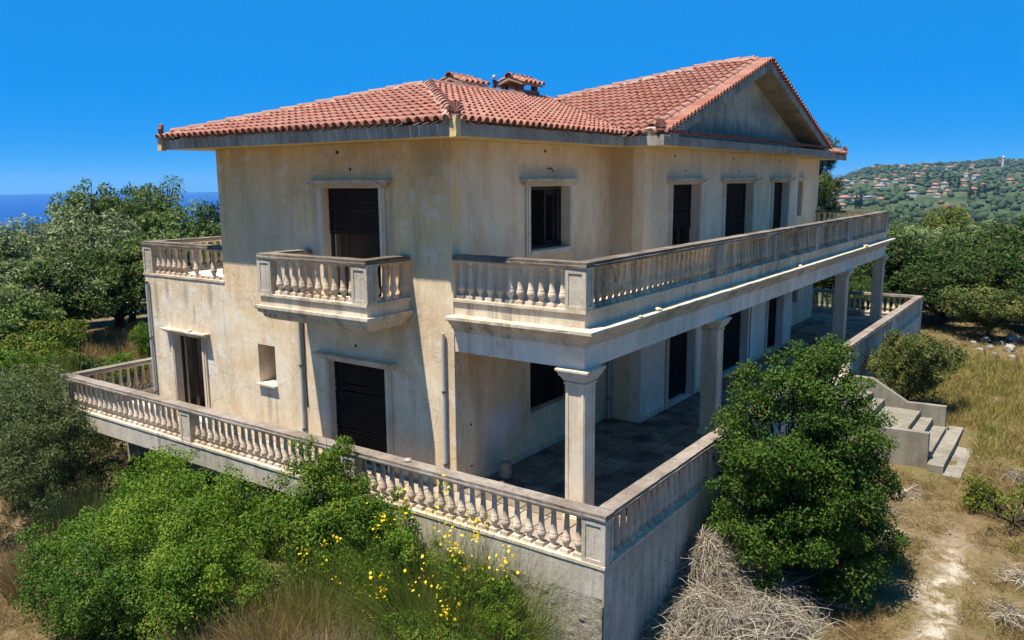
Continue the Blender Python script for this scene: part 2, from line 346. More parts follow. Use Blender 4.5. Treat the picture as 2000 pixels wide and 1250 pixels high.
for z0, z1 in ((ZF, 3.19), (3.45, ZE-.01)):
    m = MB(); m.box(XA+.32, XW-.32, 7.5, 7.65, z0, z1); m.box(7.7, 7.85, YB+.33, 7.49, z0, z1); m.box(11.5, 11.65, YP+.33, 7.49, z0, z1); m.build('partition_wall', M['inside'], villa)
# --- openings -------------------------------------------------------
def slats(F, u0, u1, z0, z1, d, h=.052, broken=0, seed=0):
    r = random.Random(seed); m = MB(); z = z1; i = 0
    while z-h > z0:
        dz = 0; tw = r.uniform(-.004,.004)
        if r.random() < broken: dz = r.uniform(-.05,.02)
        a, b = u0+.01, u1-.01
        v = [F(a,z-h,d), F(b,z-h+dz,d), F(b,z-.008+dz,d+.012+tw), F(a,z-.008,d+.012), F(a,z-h,d-.014), F(b,z-h+dz,d-.014), F(b,z-.008+dz,d-.01), F(a,z-.008,d-.01)]
        m.add(v, [(0,1,2,3),(7,6,5,4),(0,4,5,1),(2,6,7,3)])
        z -= h; i += 1
    return m
def opening(F, o, kind, name, depth=.13, lint=True, sill=False, seed=0, shut=None, mat='trim', broken=0, lext=.36):
    u0, u1, z0, z1 = o; m = MB(); j = .16
    zb = z0-.14 if sill else z0
    for a, b in ((u0-j, u0-.002), (u1+.002, u1+j)):
        lbox(m, F, a, b, zb, z1+.02, .001, .045); 
    lbox(m, F, u0-j+.05, u0-.03, zb+.002, z1+.018, .045, .062); lbox(m, F, u1+.03, u1+j-.05, zb+.002, z1+.018, .045, .062)
    lbox(m, F, u0-.001, u1+.001, z1+.002, z1+.02, .001, .045)
    if sill: lbox(m, F, u0-.001, u1+.001, zb+.001, z0-.002, .001, .052); lbox(m, F, u0-.0015, u1+.0015, z0-.045, z0-.003, .052, .075)
    p = m.build(name, M[mat], villa, bevel=.006)
    if lint:
        m = MB(); e = lext-.10
        lbox(m, F, u0-e, u1+e, z1+.021, z1+.055, .001, .075); lbox(m, F, u0-e-.03, u1+e+.03, z1+.055, z1+.085, .0012, .115)
        lbox(m, F, u0-e-.06, u1+e+.06, z1+.085, z1+.115, .0014, .16); lbox(m, F, u0-e-.10, u1+e+.10, z1+.115, z1+.155, .0016, .205)
        m.build('lintel', M['white' if mat == 'trim' else mat], p, bevel=.005)
    fm = MB()
    for a, b in ((u0+.002, u0+.07), (u1-.07, u1-.002)): lbox(fm, F, a, b, z0+.002, z1-.002, -depth-.07, -depth-.02)
    lbox(fm, F, u0+.07, u1-.07, z1-.08, z1-.002, -depth-.069, -depth-.021)
    if sill: lbox(fm, F, u0+.07, u1-.07, z0+.002, z0+.06, -depth-.068, -depth-.022)
    fm.build('frame', M['frame'], p)
    if shut is not None: slats(F, u0+.002, u1-.002, shut, z1-.005, -depth, broken=broken, seed=seed).build('shutter', M['shutter'], p)
    if kind == 'leaf':
        m = MB(); lbox(m, F, u1-.26, u1-.09, z0+.02, z1-.09, -depth-.30, -depth-.26); m.build('door_leaf', M['leafdoor'], p)
    if kind == 'sash':
        m = MB(); 
        for a, b in ((u1-.5,u1-.44),(u1-.13,u1-.075)): lbox(m, F, a, b, z0+.06, z1-.09, -depth-.20, -depth-.15)
        lbox(m, F, u1-.44, u1-.13, z1-.2, z1-.09, -depth-.199, -depth-.151); lbox(m, F, u1-.44, u1-.13, z0+.06, z0+.14, -depth-.199, -depth-.151)
        m.build('sash', M['frame'], p)
    return p
opening(FA, OA[0], 'leaf', 'balcony_door', .13, shut=4.72, seed=1, broken=.05, mat='trim')
opening(FA, OA[1], 'x', 'door', .11, shut=ZF+.05, seed=2, broken=.35, mat='trim')
p = opening(FA, ON[0], 'leaf', 'door', .13, mat='trim', lext=.34)
m = MB(); lbox(m, FA, 9.27, 9.93, 1.19, 1.239, -.29, .09); m.build('window_sill', M['white'], villa, bevel=.006)
m = MB(); lbox(m, FA, 9.22, 9.299, 1.16, 2.23, -.66, -.301); lbox(m, FA, 9.901, 9.98, 1.16, 2.23, -.66, -.301); lbox(m, FA, 9.30, 9.90, 2.151, 2.23, -.66, -.301); lbox(m, FA, 9.30, 9.90, 1.16, 1.238, -.66, -.301); m.build('window_lining', M['stucco_a'], villa)
m = MB(); lbox(m, FA, 9.302, 9.35, 1.242, 2.148, -.62, -.57); lbox(m, FA, 9.85, 9.898, 1.242, 2.148, -.62, -.57); m.build('window_frame', M['leafdoor'], villa)
opening(FB, OB[0], 'sash', 'window', .17, sill=True, seed=3)
opening(FB, OB[1], 'x', 'window', .10, sill=True, shut=.9, seed=4, broken=.1, lint=False)
opening(FB, OB3[0], 'sash', 'window', .17, sill=True); opening(FB, OB3[1], 'x', 'window', .1, sill=True, shut=.9, lint=False)
for k, o in enumerate(OP): opening(FP, o, 'leaf' if k == 0 else 'x', 'balcony_door' if k < 3 else 'door', .19, shut=(4.5 if k == 0 else o[2]+.06), seed=10+k, broken=.12, lint=k < 3)
# skirting along the porch wall, door thresholds
m = MB(); m.box(XA+.32, XJ-.001, YB-.02, YB-.001, ZF+.001, .0); m.build('skirting', M['white'], villa)
for a, b in ((XJ+.001, 9.05), (10.77, 12.68), (15.0, 16.98), (18.62, XE-.001)):
    MB().box(a, b, YP-.02, YP-.001, ZF+.001, 0).build('skirting', M['trim'], villa)
# vents as discs with the hole's shade in their dark colour; cable stubs
for F, u, z, r in ((FA,6.99,6.39,.035),(FA,6.64,6.05,.03),(FA,6.69,2.46,.03),(FB,4.62,6.41,.035),(FP,9.2,6.38,.035),(FP,13.3,6.36,.035),(FP,17.6,6.36,.035),(FP,9.9,6.02,.03),(FP,13.8,6.02,.03),(FP,17.8,6.02,.03),(FB,1.95,1.1,.025),(FB,1.95,.25,.025)):
    m = MB(); n = F.N; pts = [F(u, z, -.02), F(u, z, .006)]; m.tube(pts, r, 10); m.build('wall_vent', M['hole'], villa)
m = MB(); m.tube([FB(4.7,6.05,.0), FB(4.78,6.06,.05), FB(4.86,5.98,.06)], .012, 5); m.build('cable_stub', M['cable'], villa)
m = MB(); m.tube([FP(15.35,1.75,.015), FP(15.3,1.2,.02), FP(15.34,.5,.015), FP(15.3,.1,.02)], .012, 5); m.build('cable_stub', M['iron'], villa)
# drainpipes
def pipe(p, z0, z1, r=.038):
    o = MB().tube([(p[0],p[1],z) for z in (z0, z1)], r, 10).build('drainpipe', M['pipe'], villa, smooth=40)
    z = z0+.5
    while z < z1:
        MB().lathe([(r+.004,z),(r+.012,z+.004),(r+.012,z+.03),(r+.004,z+.034)], 10, p, cap=False).build('bracket', M['iron'], o); z += 1.45
pipe((XA-.06, 8.36), ZF, 3.02); pipe((XA-.06, 14.2), ZF, 3.3); pipe((XA-.06, 4.28), ZF, 2.98); pipe((XJ-.10, YB-.08), ZF, 2.64)
MB().tube([(XA-.02,8.26,2.9),(XA-.02,8.27,1.5),(XA-.02,8.25,.9)], .012, 5).build('cable_stub', M['cable'], villa)

# --- swept mouldings ------------------------------------------------
def sweep(path, prof, name, mat, parent=villa, close_prof=True, cut=None, jit=0, side=1):
    """path: plan points; prof: (outward offset, z). outward = right of travel * side"""
    P = [Vector(p) for p in path]; offs = []
    for i in range(len(P)):
        ns = []
        if i > 0: d = (P[i]-P[i-1]).normalized(); ns.append(Vector((d.y, -d.x))*side)
        if i < len(P)-1: d = (P[i+1]-P[i]).normalized(); ns.append(Vector((d.y, -d.x))*side)
        offs.append(ns[0] if len(ns) == 1 else (ns[0]+ns[1])/(1+ns[0].dot(ns[1])))
    m = MB(); k = len(prof); v = []
    for p, o in zip(P, offs):
        for a, z in prof: q = p+o*a; v.append((q.x, q.y, z))
    fs = []
    for i in range(len(P)-1):
        for j in range(k if close_prof else k-1):
            j2 = (j+1) % k; fs.append((i*k+j, i*k+j2, (i+1)*k+j2, (i+1)*k+j))
    if close_prof: fs += [tuple(range(k)), tuple(range((len(P)-1)*k, len(P)*k))[::-1]]
    m.add(v, fs); me = m.mesh(name); bm = bmesh.new(); bm.from_mesh(me); bmesh.ops.recalc_face_normals(bm, faces=bm.faces); bm.to_mesh(me); bm.free()
    if jit: jitter(me, jit, cut)
    return link(name, me, mat, parent)
# upper balcony along the side: beam, cornice, plinth
pth = [(1.5,4.05),(1.5,1.25),(25.84,1.25),(25.84,4.05)]
sd_ = -1
q = Vector((1.5,1.25))-Vector((1.5,4.05)); 
ent = sweep(pth, [(0,2.645),(0,2.97),(.025,2.98),(.025,3.03),(-.3,3.03),(-.3,2.645)], 'entablature', M['stucco_low'], side=1)
cor = sweep(pth, [(-.3,3.031),(.03,3.031),(.05,3.09),(.09,3.10),(.11,3.16),(.17,3.20),(.21,3.265),(.27,3.28),(.285,3.30),(.30,3.30),(.30,3.353),(-.3,3.353)], 'cornice', M['white'], ent, cut=.35, jit=.004)
sweep(pth, [(-.3,3.354),(0,3.354),(0,3.6),(-.3,3.6)], 'plinth', M['white'], ent)
MB().box(1.81, 25.53, 1.56, 4.05, 3.2, 3.44).build('balcony_floor', M['floor_w'], villa)
# small front balcony
pth = [(1.479,8.15),(.31,8.15),(.31,5.13),(1.479,5.13)]
bal = sweep(pth, [(-.35,3.06),(-.12,3.06),(-.06,3.10),(-.03,3.12),(-.02,3.18),(.05,3.22),(.06,3.27),(.09,3.28),(.10,3.30),(.10,3.354),(-.35,3.354)], 'balcony', M['white'])
sweep(pth, [(-.35,3.355),(0,3.355),(0,3.545),(-.35,3.545)], 'plinth', M['trim'], bal)
MB().box(.63, 1.478, 5.47, 7.81, 3.1, 3.43).build('balcony_floor', M['floor_w'], bal)

# --- balustrades ----------------------------------------------------
prof = [(.050,.0),(.046,.02),(.040,.045),(.052,.075),(.070,.105),(.076,.14),(.070,.175),(.060,.195),(.063,.205),(.060,.215),(.054,.225),(.050,.30),(.044,.42),(.038,.515),(.045,.525),(.037,.54),(.040,.56),(.054,.595),(.058,.60),(.058,.625)]
def bal_mesh(name):
    m = MB(); m.box(-.075,.075,-.075,.075,0,.062); n0 = len(m.v)
    m.lathe([(r, z+.06) for r, z in prof], 10)
    return m.mesh(name, 38)
BM = {k: bal_mesh('baluster_'+k) for k in ('baluster','stain')}
for k in BM: BM[k].materials.append(M[k])
nbal = [0]
def balustrade(P, Q, n, z0, posts, missing=(), start=0, end=0, cop='coping', bmat='baluster', wmat='post', nm=None, lim=None, pw=.40, copr=None):
    P = Vector(P+(0,)); Q = Vector(Q+(0,)); n = Vector(n+(0,)); d = (Q-P).normalized(); L = (Q-P).length
    G = lambda s, a, z: P+d*s-n*a+Vector((0,0,z0+z))
    def lb(m, s0, s1, a0, a1, z0_, z1_):
        v = [G(s,a,z) for z in (z0_,z1_) for (s,a) in ((s0,a0),(s1,a0),(s1,a1),(s0,a1))]
        fs = [(0,3,2,1),(4,5,6,7),(0,1,5,4),(1,2,6,5),(2,3,7,6),(3,0,4,7)]
        if d.cross(-n).z < 0: fs = [f[::-1] for f in fs]
        m.add(v, fs)
    m = MB(); c0, c1 = copr or (start, L-end)
    m.extrude([(0,.772),(0,.80),(.014,.812),(.014,.858),(.286,.858),(.286,.812),(.30,.80),(.30,.772)], lambda a, z, s: G(s,a,z), c0, c1)
    me = m.mesh('balustrade'); bm = bmesh.new(); bm.from_mesh(me); bmesh.ops.recalc_face_normals(bm, faces=bm.faces); bm.to_mesh(me); bm.free(); jitter(me, .0035, .3, seed=int(L*100))
    root = link('balustrade', me, M[cop], villa)
    m = MB(); lb(m, c0+.001, c1-.001, .03, .27, .735, .771); m.build('rail_moulding', M['trim' if bmat == 'baluster' else bmat], root, bevel=.006)
    m = MB(); lb(m, start, L-end, 0, .30, 0, .05); o = m.build('ledge', M['white'], root); jitter(o.data, .002, .5)
    edges = []
    pm = MB()
    for c in posts:
        w2 = pw/2; edges.append((c-w2, c+w2))
        m = MB(); lb(m, c-w2, c+w2, .035, .265, .051, .734)
        for a0, a1 in ((.02,.035),(.265,.28)):
            lb(m, c-w2, c-w2+.07, a0, a1, .053, .732); lb(m, c+w2-.07, c+w2, a0, a1, .053, .732)
            lb(m, c-w2+.07, c+w2-.07, a0, a1, .053, .12); lb(m, c-w2+.07, c+w2-.07, a0, a1, .665, .732)
        if c < .5 or c > L-.5:   # end faces of corner posts
            e = c-w2 if c < .5 else c+w2; s0, s1 = (e-.015, e) if c < .5 else (e, e+.015)
            lb(m, s0, s1, .02, .08, .053, .732); lb(m, s0, s1, .22, .28, .053, .732); lb(m, s0, s1, .08, .22, .053, .12); lb(m, s0, s1, .08, .22, .665, .732)
        m.build('post', M[wmat], root, bevel=.004)
    spans = []; prev = start
    for a, b in sorted(edges)+[(L-end, L)]:
        if a-prev > .3: spans.append((prev, a))
        prev = b
    i = 0
    for a, b in spans:
        k = max(1, round((b-a)/.23)); st = (b-a)/k
        for j in range(k):
            s = a+st*(j+.5)
            if i not in missing:
                o = bpy.data.objects.new('baluster', BM[bmat]); COL.objects.link(o); o.parent = root
                o.location = G(s, .15, .05); tl = .035 if random.random() < .12 else .007
                o.rotation_euler = (random.uniform(-tl,tl), random.uniform(-tl,tl), random.choice((0, math.pi/2))+random.uniform(-.05,.05)); nbal[0] += 1
            else:
                MB().box(-.075,.075,-.075,.075,0,.05).build('broken_base', M[bmat], root, loc=G(s,.15,.051))
            i += 1
    return root
balustrade((0,0),(0,16.3),(-1,0),0,(.22,5.5,10.75,16.08), cop='coping_warm')
balustrade((0,0),(12.2,0),(0,-1),0,(5.5,10.0,12.0), start=.3, cop='coping_warm', bmat='baluster')
balustrade((15.15,0),(27.77,0),(0,-1),0,(.2,6.4,12.4), cop='coping_warm', wmat='baluster')
balustrade((27.77,0),(27.77,12),(1,0),0,(6,11.7), start=.3, cop='coping_warm')
balustrade((0,16.3),(6,16.3),(0,1),0,(5.5,), start=.3, cop='coping_warm')
balustrade((1.46,1.21),(1.46,4.06),(-1,0),3.60,(.22,), cop='coping')
balustrade((1.46,1.21),(25.88,1.21),(0,-1),3.60,(6.04,10.1,14.02,17.98,21.9,24.2), start=.3, cop='coping', bmat='stain', wmat='post', pw=.36)
balustrade((25.88,1.21),(25.88,4.06),(1,0),3.60,(), start=.3, cop='coping')
balustrade((.27,5.10),(.27,8.18),(-1,0),3.545,(.2,2.88), cop='coping')
balustrade((.27,5.10),(1.478,5.10),(0,-1),3.545,(), start=.3, cop='coping')
balustrade((.27,8.18),(1.478,8.18),(0,1),3.545,(), start=.3, cop='coping')
balustrade((1.46,11.001),(1.46,14.39),(-1,0),3.48,(3.17,), missing=(1,3,4,6), cop='coping')
balustrade((1.46,14.39),(8.0,14.39),(0,1),3.48,(6.3,), start=.3, cop='coping')

# --- columns --------------------------------------------------------
for cx in (1.5, 7.52, 19.46, 25.48):
    x0, x1, y0, y1 = cx, cx+.36, 1.25, 1.61
    m = MB(); m.box(x0, x1, y0, y1, ZF, 2.642)
    for a, b in ((x0-.014, x0), (x1, x1+.014)):
        m.box(a, b, y0+.001, y0+.055, .0, 2.36); m.box(a, b, y1-.055, y1-.001, .0, 2.36); m.box(a, b, y0+.055, y1-.055, 2.3, 2.36)
    for a, b in ((y0-.014, y0), (y1, y1+.014)):
        m.box(x0+.001, x0+.055, a, b, .0, 2.36); m.box(x1-.055, x1-.001, a, b, .0, 2.36); m.box(x0+.055, x1-.055, a, b, 2.3, 2.36)
    c = m.build('column', M['trim'], villa, bevel=.004)
    m = MB()
    for z0, z1, e in ((2.36,2.40,.03),(2.43,2.47,.045),(2.47,2.51,.07),(2.51,2.56,.10),(2.56,2.60,.12),(2.60,2.643,.145)):
        m.box(x0-e, x1+e, y0-e, y1+e, z0+.0005, z1)
    m.build('capital', M['trim'], c, bevel=.006)
    m = MB(); m.box(x0-.05, x1+.05, y0-.05, y1+.05, ZF+.001, -.03); m.box(x0-.03, x1+.03, y0-.03, y1+.03, -.03, .0); m.build('base', M['trim'], c, bevel=.006)

# --- terrace --------------------------------------------------------
ter = MB(); 
ter.box(.02,.28,.02,16.28,-.42,-.001); ter.box(.28,12.2,.02,.28,-.42,-.001); ter.box(15.15,27.75,.02,.28,-.42,-.001); ter.box(27.49,27.75,.28,12,-.42,-.001); ter.box(.28,6,16.02,16.28,-.42,-.001)
ter.box(.281,1.47,.281,16.019,-.42,-.16); ter.box(1.471,27.489,.021,3.15,-.421,-.16); ter.box(1.471,7.5,3.151,4.05,-.419,-.16); ter.box(19.83,27.489,3.151,4.05,-.419,-.16); ter.box(25.85,27.489,4.051,12,-.42,-.16); ter.box(1.471,6,14.36,16.019,-.42,-.16)
terr = ter.build('terrace', M['slab'], villa)
tm = MB().box(-.262,.262,-.262,.262,-.039,0).mesh('floor_tile'); tm.materials.append(M['floor'])
tw = tm.copy(); tw.materials.clear(); tw.materials.append(M['floor_t'])
cells = []
def grid(x0, x1, y0, y1, me):
    nx = round((x1-x0)/.55); ny = max(1, round((y1-y0)/.55)); sx = (x1-x0)/nx; sy = (y1-y0)/ny
    for i in range(nx):
        for j in range(ny): cells.append((x0+(i+.5)*sx, y0+(j+.5)*sy, sx/.55, sy/.55, me))
grid(.29,1.47,.29,16.01,tw); grid(1.47,27.48,.29,3.14,tm); grid(1.47,7.5,3.14,4.03,tm); grid(19.84,27.48,3.14,4.03,tm); grid(25.86,27.48,4.04,11.9,tw)
cells.sort(key=lambda c: (c[0]+10.1)**2+(c[1]+5.5)**2)
rest = MB()
for k, (x, y, sx, sy, me) in enumerate(cells):
    dz = random.uniform(-.003,.003)
    if k < 300:
        o = bpy.data.objects.new('floor_tile', me); COL.objects.link(o); o.parent = terr; o.location = (x, y, ZF+dz); o.scale = (sx, sy, 1)
        o.rotation_euler = (random.uniform(-.004,.004), random.uniform(-.004,.004), 0)
    else: rest.box(x-.27*sx, x+.27*sx, y-.27*sy, y+.27*sy, ZF-.039, ZF+dz)
if rest.v: tag(rest.build('floor_tiling', M['floor'], terr), kind='stuff')
m = MB(); m.box(.015,27.76,.015,.3,-4,-.003); m.box(.015,.3,.301,4.2,-4,-.003); o = m.build('basement_wall', M['slab'], villa)
MB().box(1.6,1.9,4.2,16.2,-4.5,-.43).build('basement_wall', M['basement'], villa); MB().box(27.4,27.7,.31,12,-4,-.421).build('basement_wall', M['basement'], villa)
gy_, gz_ = np.meshgrid(np.linspace(.02,4.2,72), np.linspace(-3.4,-.46,52)); r_ = np.random.default_rng(12); ds = r_.normal(size=gy_.shape)*.014
ds = ds+.5*np.roll(ds,1,1)+.35*np.roll(ds,2,1); I_ = np.arange(gy_.size).reshape(gy_.shape)
link('rough_render', npmesh('rough_render', np.stack([-.012-np.abs(ds), gy_+r_.normal(size=gy_.shape)*.006, gz_+r_.normal(size=gy_.shape)*.008],-1).reshape(-1,3), np.stack([I_[:-1,:-1],I_[1:,:-1],I_[1:,1:],I_[:-1,1:]],-1).reshape(-1,4)), M['basement'], o)
# --- staircase ------------------------------------------------------
stair = MB().box(12.31,15.04,-1.0,.02,-1.9,-.81).build('staircase', M['concrete'], villa)
for (y1, y0, z, x0, x1) in ((.019,-.35,-.27,12.31,15.04),(-.35,-.70,-.43,12.31,15.04),(-.70,-1.03,-.60,12.31,15.04),(-1.03,-2.0,-.80,12.31,15.04),(-2.0,-2.33,-.965,12.31,15.04),(-2.33,-2.68,-1.165,12.31,15.04),(-2.68,-3.05,-1.30,11.85,15.75),(-3.05,-3.45,-1.48,11.75,15.85)):
    o = MB().box(x0, x1, y0, y1-.001, -2.0, z).build('step', M['concrete'], stair, bevel=.008); jitter(o.data, .003, .4)
for x0, x1 in ((15.05,15.25),(12.1,12.30)):
    m = MB(); m.extrude([(.018,-.04),(-.65,-.03),(-1.64,-.61),(-2.64,-.59),(-2.66,-2.2),(.018,-2.2)], lambda y, z, x: (x, y, z), x0, x1)
    o = m.build('parapet', M['concrete'], stair); jitter(o.data, .004, .35)
# --- roof -----------------------------------------------------------
X0, X1, Y0, Y1, GX0, GX1, GY = .665, 26.675, 3.27, 11.8, 6.73, 20.61, 2.32
ZR, M1S = 6.80, .285
YM = (Y0+Y1)/2; run = YM-Y0; ZM = ZR+run*M1S
YG = 3.7; ZG = ZR+(Y1-YG)*M1S; M2S = (ZG-ZR)/(CX-GX0)
VX = GX0+(ZM-ZR)/M2S; YC = 2.72
mir = lambda p: (2*CX-p[0], p[1])
E1, E0, MA, V, E2 = (X0,Y0), (X0,Y1), (X0+run,YM), (VX,YM), (GX0,Y0)
G0, G1 = (CX,YC), (CX,YG)
def zA(p): return ZR+(p[0]-X0)*M1S
def zB(p): return ZR+(p[1]-Y0)*M1S
def zG(p): return ZR+(p[0]-GX0)*M2S
def zK(p): return ZR+(Y1-p[1])*M1S
D = .055
def P3(p, z): return (p[0], p[1], z-D)
m = MB()
for sgn in (0, 1):
    k = (lambda p: mir(p)) if sgn else (lambda p: p)
    def fc(lst, zf): 
        v = [P3(k(p), zf(p)) for p in lst]; m.add(v if not sgn else v[::-1], [tuple(range(len(v)))])
    fc([E1, MA, E0], zA); fc([E1, E2, V, MA], zB); fc([(GX0,YC), G0, G1, V, E2], zG)
m.add([P3(p, zK(p)) for p in [E0, MA, V, G1, mir(V), mir(MA), mir(E0)]], [tuple(range(7))])
roof = m.build('roof', M['mortar'], villa)
outl = [(X0,Y0),(GX0,Y0),(GX0,GY),(GX1,GY),(GX1,Y0),(X1,Y0),(X1,Y1),(X0,Y1)]
n = len(outl)
m = MB(); m.add([(x,y,ZE) for x,y in outl]+[(x,y,ZR-.04) for x,y in outl], [(i,(i+1)%n,n+(i+1)%n,n+i) for i in range(n)]+[tuple(range(n,2*n))])
fas = m.build('fascia', M['fascia'], roof)
ins = [(X0+.03,Y0+.03),(GX0+.03,Y0+.03),(GX0+.03,GY+.03),(GX1-.03,GY+.03),(GX1-.03,Y0+.03),(X1-.03,Y0+.03),(X1-.03,Y1-.03),(X0+.03,Y1-.03)]
m = MB(); m.add([(x,y,ZE+.004) for x,y in outl], [tuple(range(n))[::-1]]); m.build('soffit', M['soffit'], roof)
# pediment: rake slabs and tympanum
for s in (0, 1):
    f = (lambda x: 2*CX-x) if s else (lambda x: x)
    m = MB(); th = .20
    for y0, y1 in ((2.30, 3.3),):
        a, b = GX0+.25, CX
        za, zb = ZR+(a-GX0)*M2S-D-.01, ZG-D-.01
        v = [(f(a),y0,za),(f(b),y0,zb),(f(b),y0,zb-th),(f(a),y0,za-th),(f(a),y1,za),(f(b),y1,zb),(f(b),y1,zb-th),(f(a),y1,za-th)]
        m.add(v, [(0,1,2,3),(7,6,5,4),(0,4,5,1),(3,2,6,7),(0,3,7,4)])
    o = m.build('rake_slab', M['fascia'], roof)
m = MB(); m.add([(GX0+.3,3.0,ZE+.1),(GX1-.3,3.0,ZE+.1),(CX,3.0,ZG-.14)], [(0,1,2)]); m.build('pediment', M['pediment'], villa)
# tiles
prof_t = [(-.102,.016),(-.074,.004),(-.064,.046),(-.040,.078),(0,.092),(.040,.078),(.064,.046),(.074,.004),(.102,.016)]
def tile_geo(L=.43):
    v = []; k = len(prof_t)
    for vv, rise, sc in ((0,.034,1.0),(L,0,.92)):
        for a, h in prof_t: v.append((a*sc, vv, h*sc+rise))
    for a, h in prof_t: v.append((a*.97, .003, max(h-.015, -.012)+.030))
    fs = [(i, i+1, k+i+1, k+i) for i in range(k-1)]+[(2*k+i, 2*k+i+1, i+1, i) for i in range(k-1)]
    return v, fs
TV, TF = tile_geo()
def tmesh(nm, V_=TV, F_=TF):
    me = bpy.data.meshes.new(nm); me.from_pydata(V_, [], F_); me.update(); me.polygons.foreach_set('use_smooth', [True]*len(me.polygons)); me.set_sharp_from_angle(angle=R(50)); me.materials.append(M['tile']); return me
TM = tmesh('roof_tile')
tiles = []       # (matrix, clip planes or None, visible)
def inside(p, poly):
    c = False; n = len(poly)
    for i in range(n):
        (x1,y1),(x2,y2) = poly[i], poly[(i+1)%n]
        if (y1 > p[1]) != (y2 > p[1]) and p[0] < (x2-x1)*(p[1]-y1)/(y2-y1)+x1: c = not c
    return c
def lay(S, U, H, slope, poly, umax, vmax, vis, clip_edges=None, exp=.36, z0=ZR, v0=-.11):
    U = Vector(U+(0,)); Hh = Vector(H+(0,)); Vd = Vector((H[0], H[1], slope)).normalized(); N = U.cross(Vd)
    Ux = U if N.z > 0 else -U; N = Ux.cross(Vd); cs = Vector((H[0],H[1],slope)).length
    i = 0
    while i*.205 < umax:
        j = 0
        while j*exp < vmax:
            u, v = .1+i*.205, v0+j*exp
            o = Vector((S[0],S[1],z0))+U*u+Vd*v
            cor = [o+U*a+Vd*b for a in (-.09,.09) for b in (.0 if j else .12, .40)]
            ins_ = [inside((c.x,c.y), poly) for c in cor]
            if any(ins_):
                slip = random.random() < .025
                if slip: o = o-Vd*random.uniform(.02,.06)
                rot = Matrix((Ux, Vd, N)).transposed().to_4x4() @ Matrix.Rotation(random.uniform(-.016,.016)*(4 if slip else 1), 4, 'Z') @ Matrix.Rotation(random.uniform(-.006,.006), 4, 'X')
                rot.translation = o+N*random.uniform(-.003,.003)
                if all(ins_): tiles.append((rot, None, vis))
                elif vis: tiles.append((rot, clip_edges, vis))
                elif j == 0 and sum(ins_) >= 2: tiles.append((rot, None, vis))
            j += 1
        i += 1
def vplane(a, b, inner):
    d = Vector((b[0]-a[0], b[1]-a[1], 0)).normalized(); n_ = Vector((d.y, -d.x, 0))
    if (Vector((inner[0],inner[1],0))-Vector((a[0],a[1],0))).dot(n_) > 0: n_ = -n_
    return (Vector((a[0],a[1],0)), n_)     # n_ points outside
lay(E1, (0,1), (1,0), M1S, [E1,E0,MA], Y1-Y0, 4.7, True, [vplane(E1,MA,(X0,YM)), vplane(E0,MA,(X0,YM))])
lay(E1, (1,0), (0,1), M1S, [E1,E2,V,MA], 10, 4.7, True, [vplane(E1,MA,(4,Y0)), vplane(E2,V,(4,Y0)), vplane(MA,V,(4,Y0))])
lay((GX0,YC+.03), (0,1), (1,0), M2S, [(GX0,YC),G0,G1,V,E2], 5, 7.6, True, [vplane((GX0,YC),G0,(8,3.3)), vplane(E2,V,(10,3.2)), vplane(V,G1,(10,3.2)), vplane(G0,G1,(10,3.2))], exp=.37)
lay((GX1,YC+.03), (0,1), (-1,0), M2S, [mir(p) for p in [(GX0,YC),G0,G1,V,E2]], 5, 7.6, False)
lay((X1,Y0), (-1,0), (0,1), M1S, [mir(p) for p in [E1,E2,V,MA]], 10, 4.7, False)
lay((X1,Y0), (0,1), (-1,0), M1S, [mir(p) for p in [E1,E0,MA]], Y1-Y0, 4.7, False)
lay(E0, (1,0), (0,-1), M1S, [E0,MA,V,G1,mir(V),mir(MA),mir(E0)], X1-X0, 8.8, False)
# verge rows along both rakes and the tile row on the pediment shelf
for s in (0, 1):
    L = math.hypot(CX-GX0, ZG-ZR); k = int(L/.205)
    for i in range(k):
        t_ = (i+.6)/k; x = GX0+(CX-GX0)*t_; z = ZR+(ZG-ZR)*t_
        xx = 2*CX-x if s else x
        Ud = Vector(((1 if not s else -1), 0, M2S)).normalized(); Vd = Vector((0,1,.10)).normalized()
        Ux = Ud if Ud.cross(Vd).z > 0 else -Ud; N = Ux.cross(Vd)
        mt = Matrix((Ux,Vd,N)).transposed().to_4x4() @ Matrix.Rotation(random.uniform(-.012,.012),4,'Z'); mt.translation = Vector((xx, 2.25, z-.03))
        tiles.append((mt, None, not s))
for i in range(int((GX1-GX0-.9)/.205)):
    x = GX0+.45+i*.205; Vd = Vector((0,1,.22)).normalized(); N = Vector((1,0,0)).cross(Vd)
    mt = Matrix((Vector((1,0,0)),Vd,N)).transposed().to_4x4(); mt.translation = Vector((x, 2.27, 6.775)); tiles.append((mt, None, True))
cpos = Vector((-10.09,-5.49,5.81))
tiles.sort(key=lambda t_: (not t_[2], (t_[0].translation-cpos).length))
RV, RF = [], []
for k, (mt, clip, vis) in enumerate(tiles):
    V_, F_ = TV, TF
    if clip is not None:
        bm = bmesh.new(); tmp = bpy.data.meshes.new('t'); tmp.from_pydata(TV, [], TF); bm.from_mesh(tmp); bpy.data.meshes.remove(tmp)
        inv = mt.inverted()
        for co, no in clip:
            bmesh.ops.bisect_plane(bm, geom=bm.verts[:]+bm.edges[:]+bm.faces[:], plane_co=inv @ co, plane_no=(inv.to_3x3() @ no), clear_outer=True)
        bm.verts.ensure_lookup_table(); bm.verts.index_update()
        V_ = [tuple(v.co) for v in bm.verts]; F_ = [tuple(v.index for v in f.verts) for f in bm.faces]; bm.free()
        if not F_: continue
    if k < 300:
        o = bpy.data.objects.new('roof_tile', TM if clip is None else tmesh('roof_tile_cut', V_, F_)); COL.objects.link(o); o.parent = roof; o.matrix_local = mt
    else:
        n0 = len(RV); RV += [tuple(mt @ Vector(p)) for p in V_]; RF += [tuple(i+n0 for i in f) for f in F_]
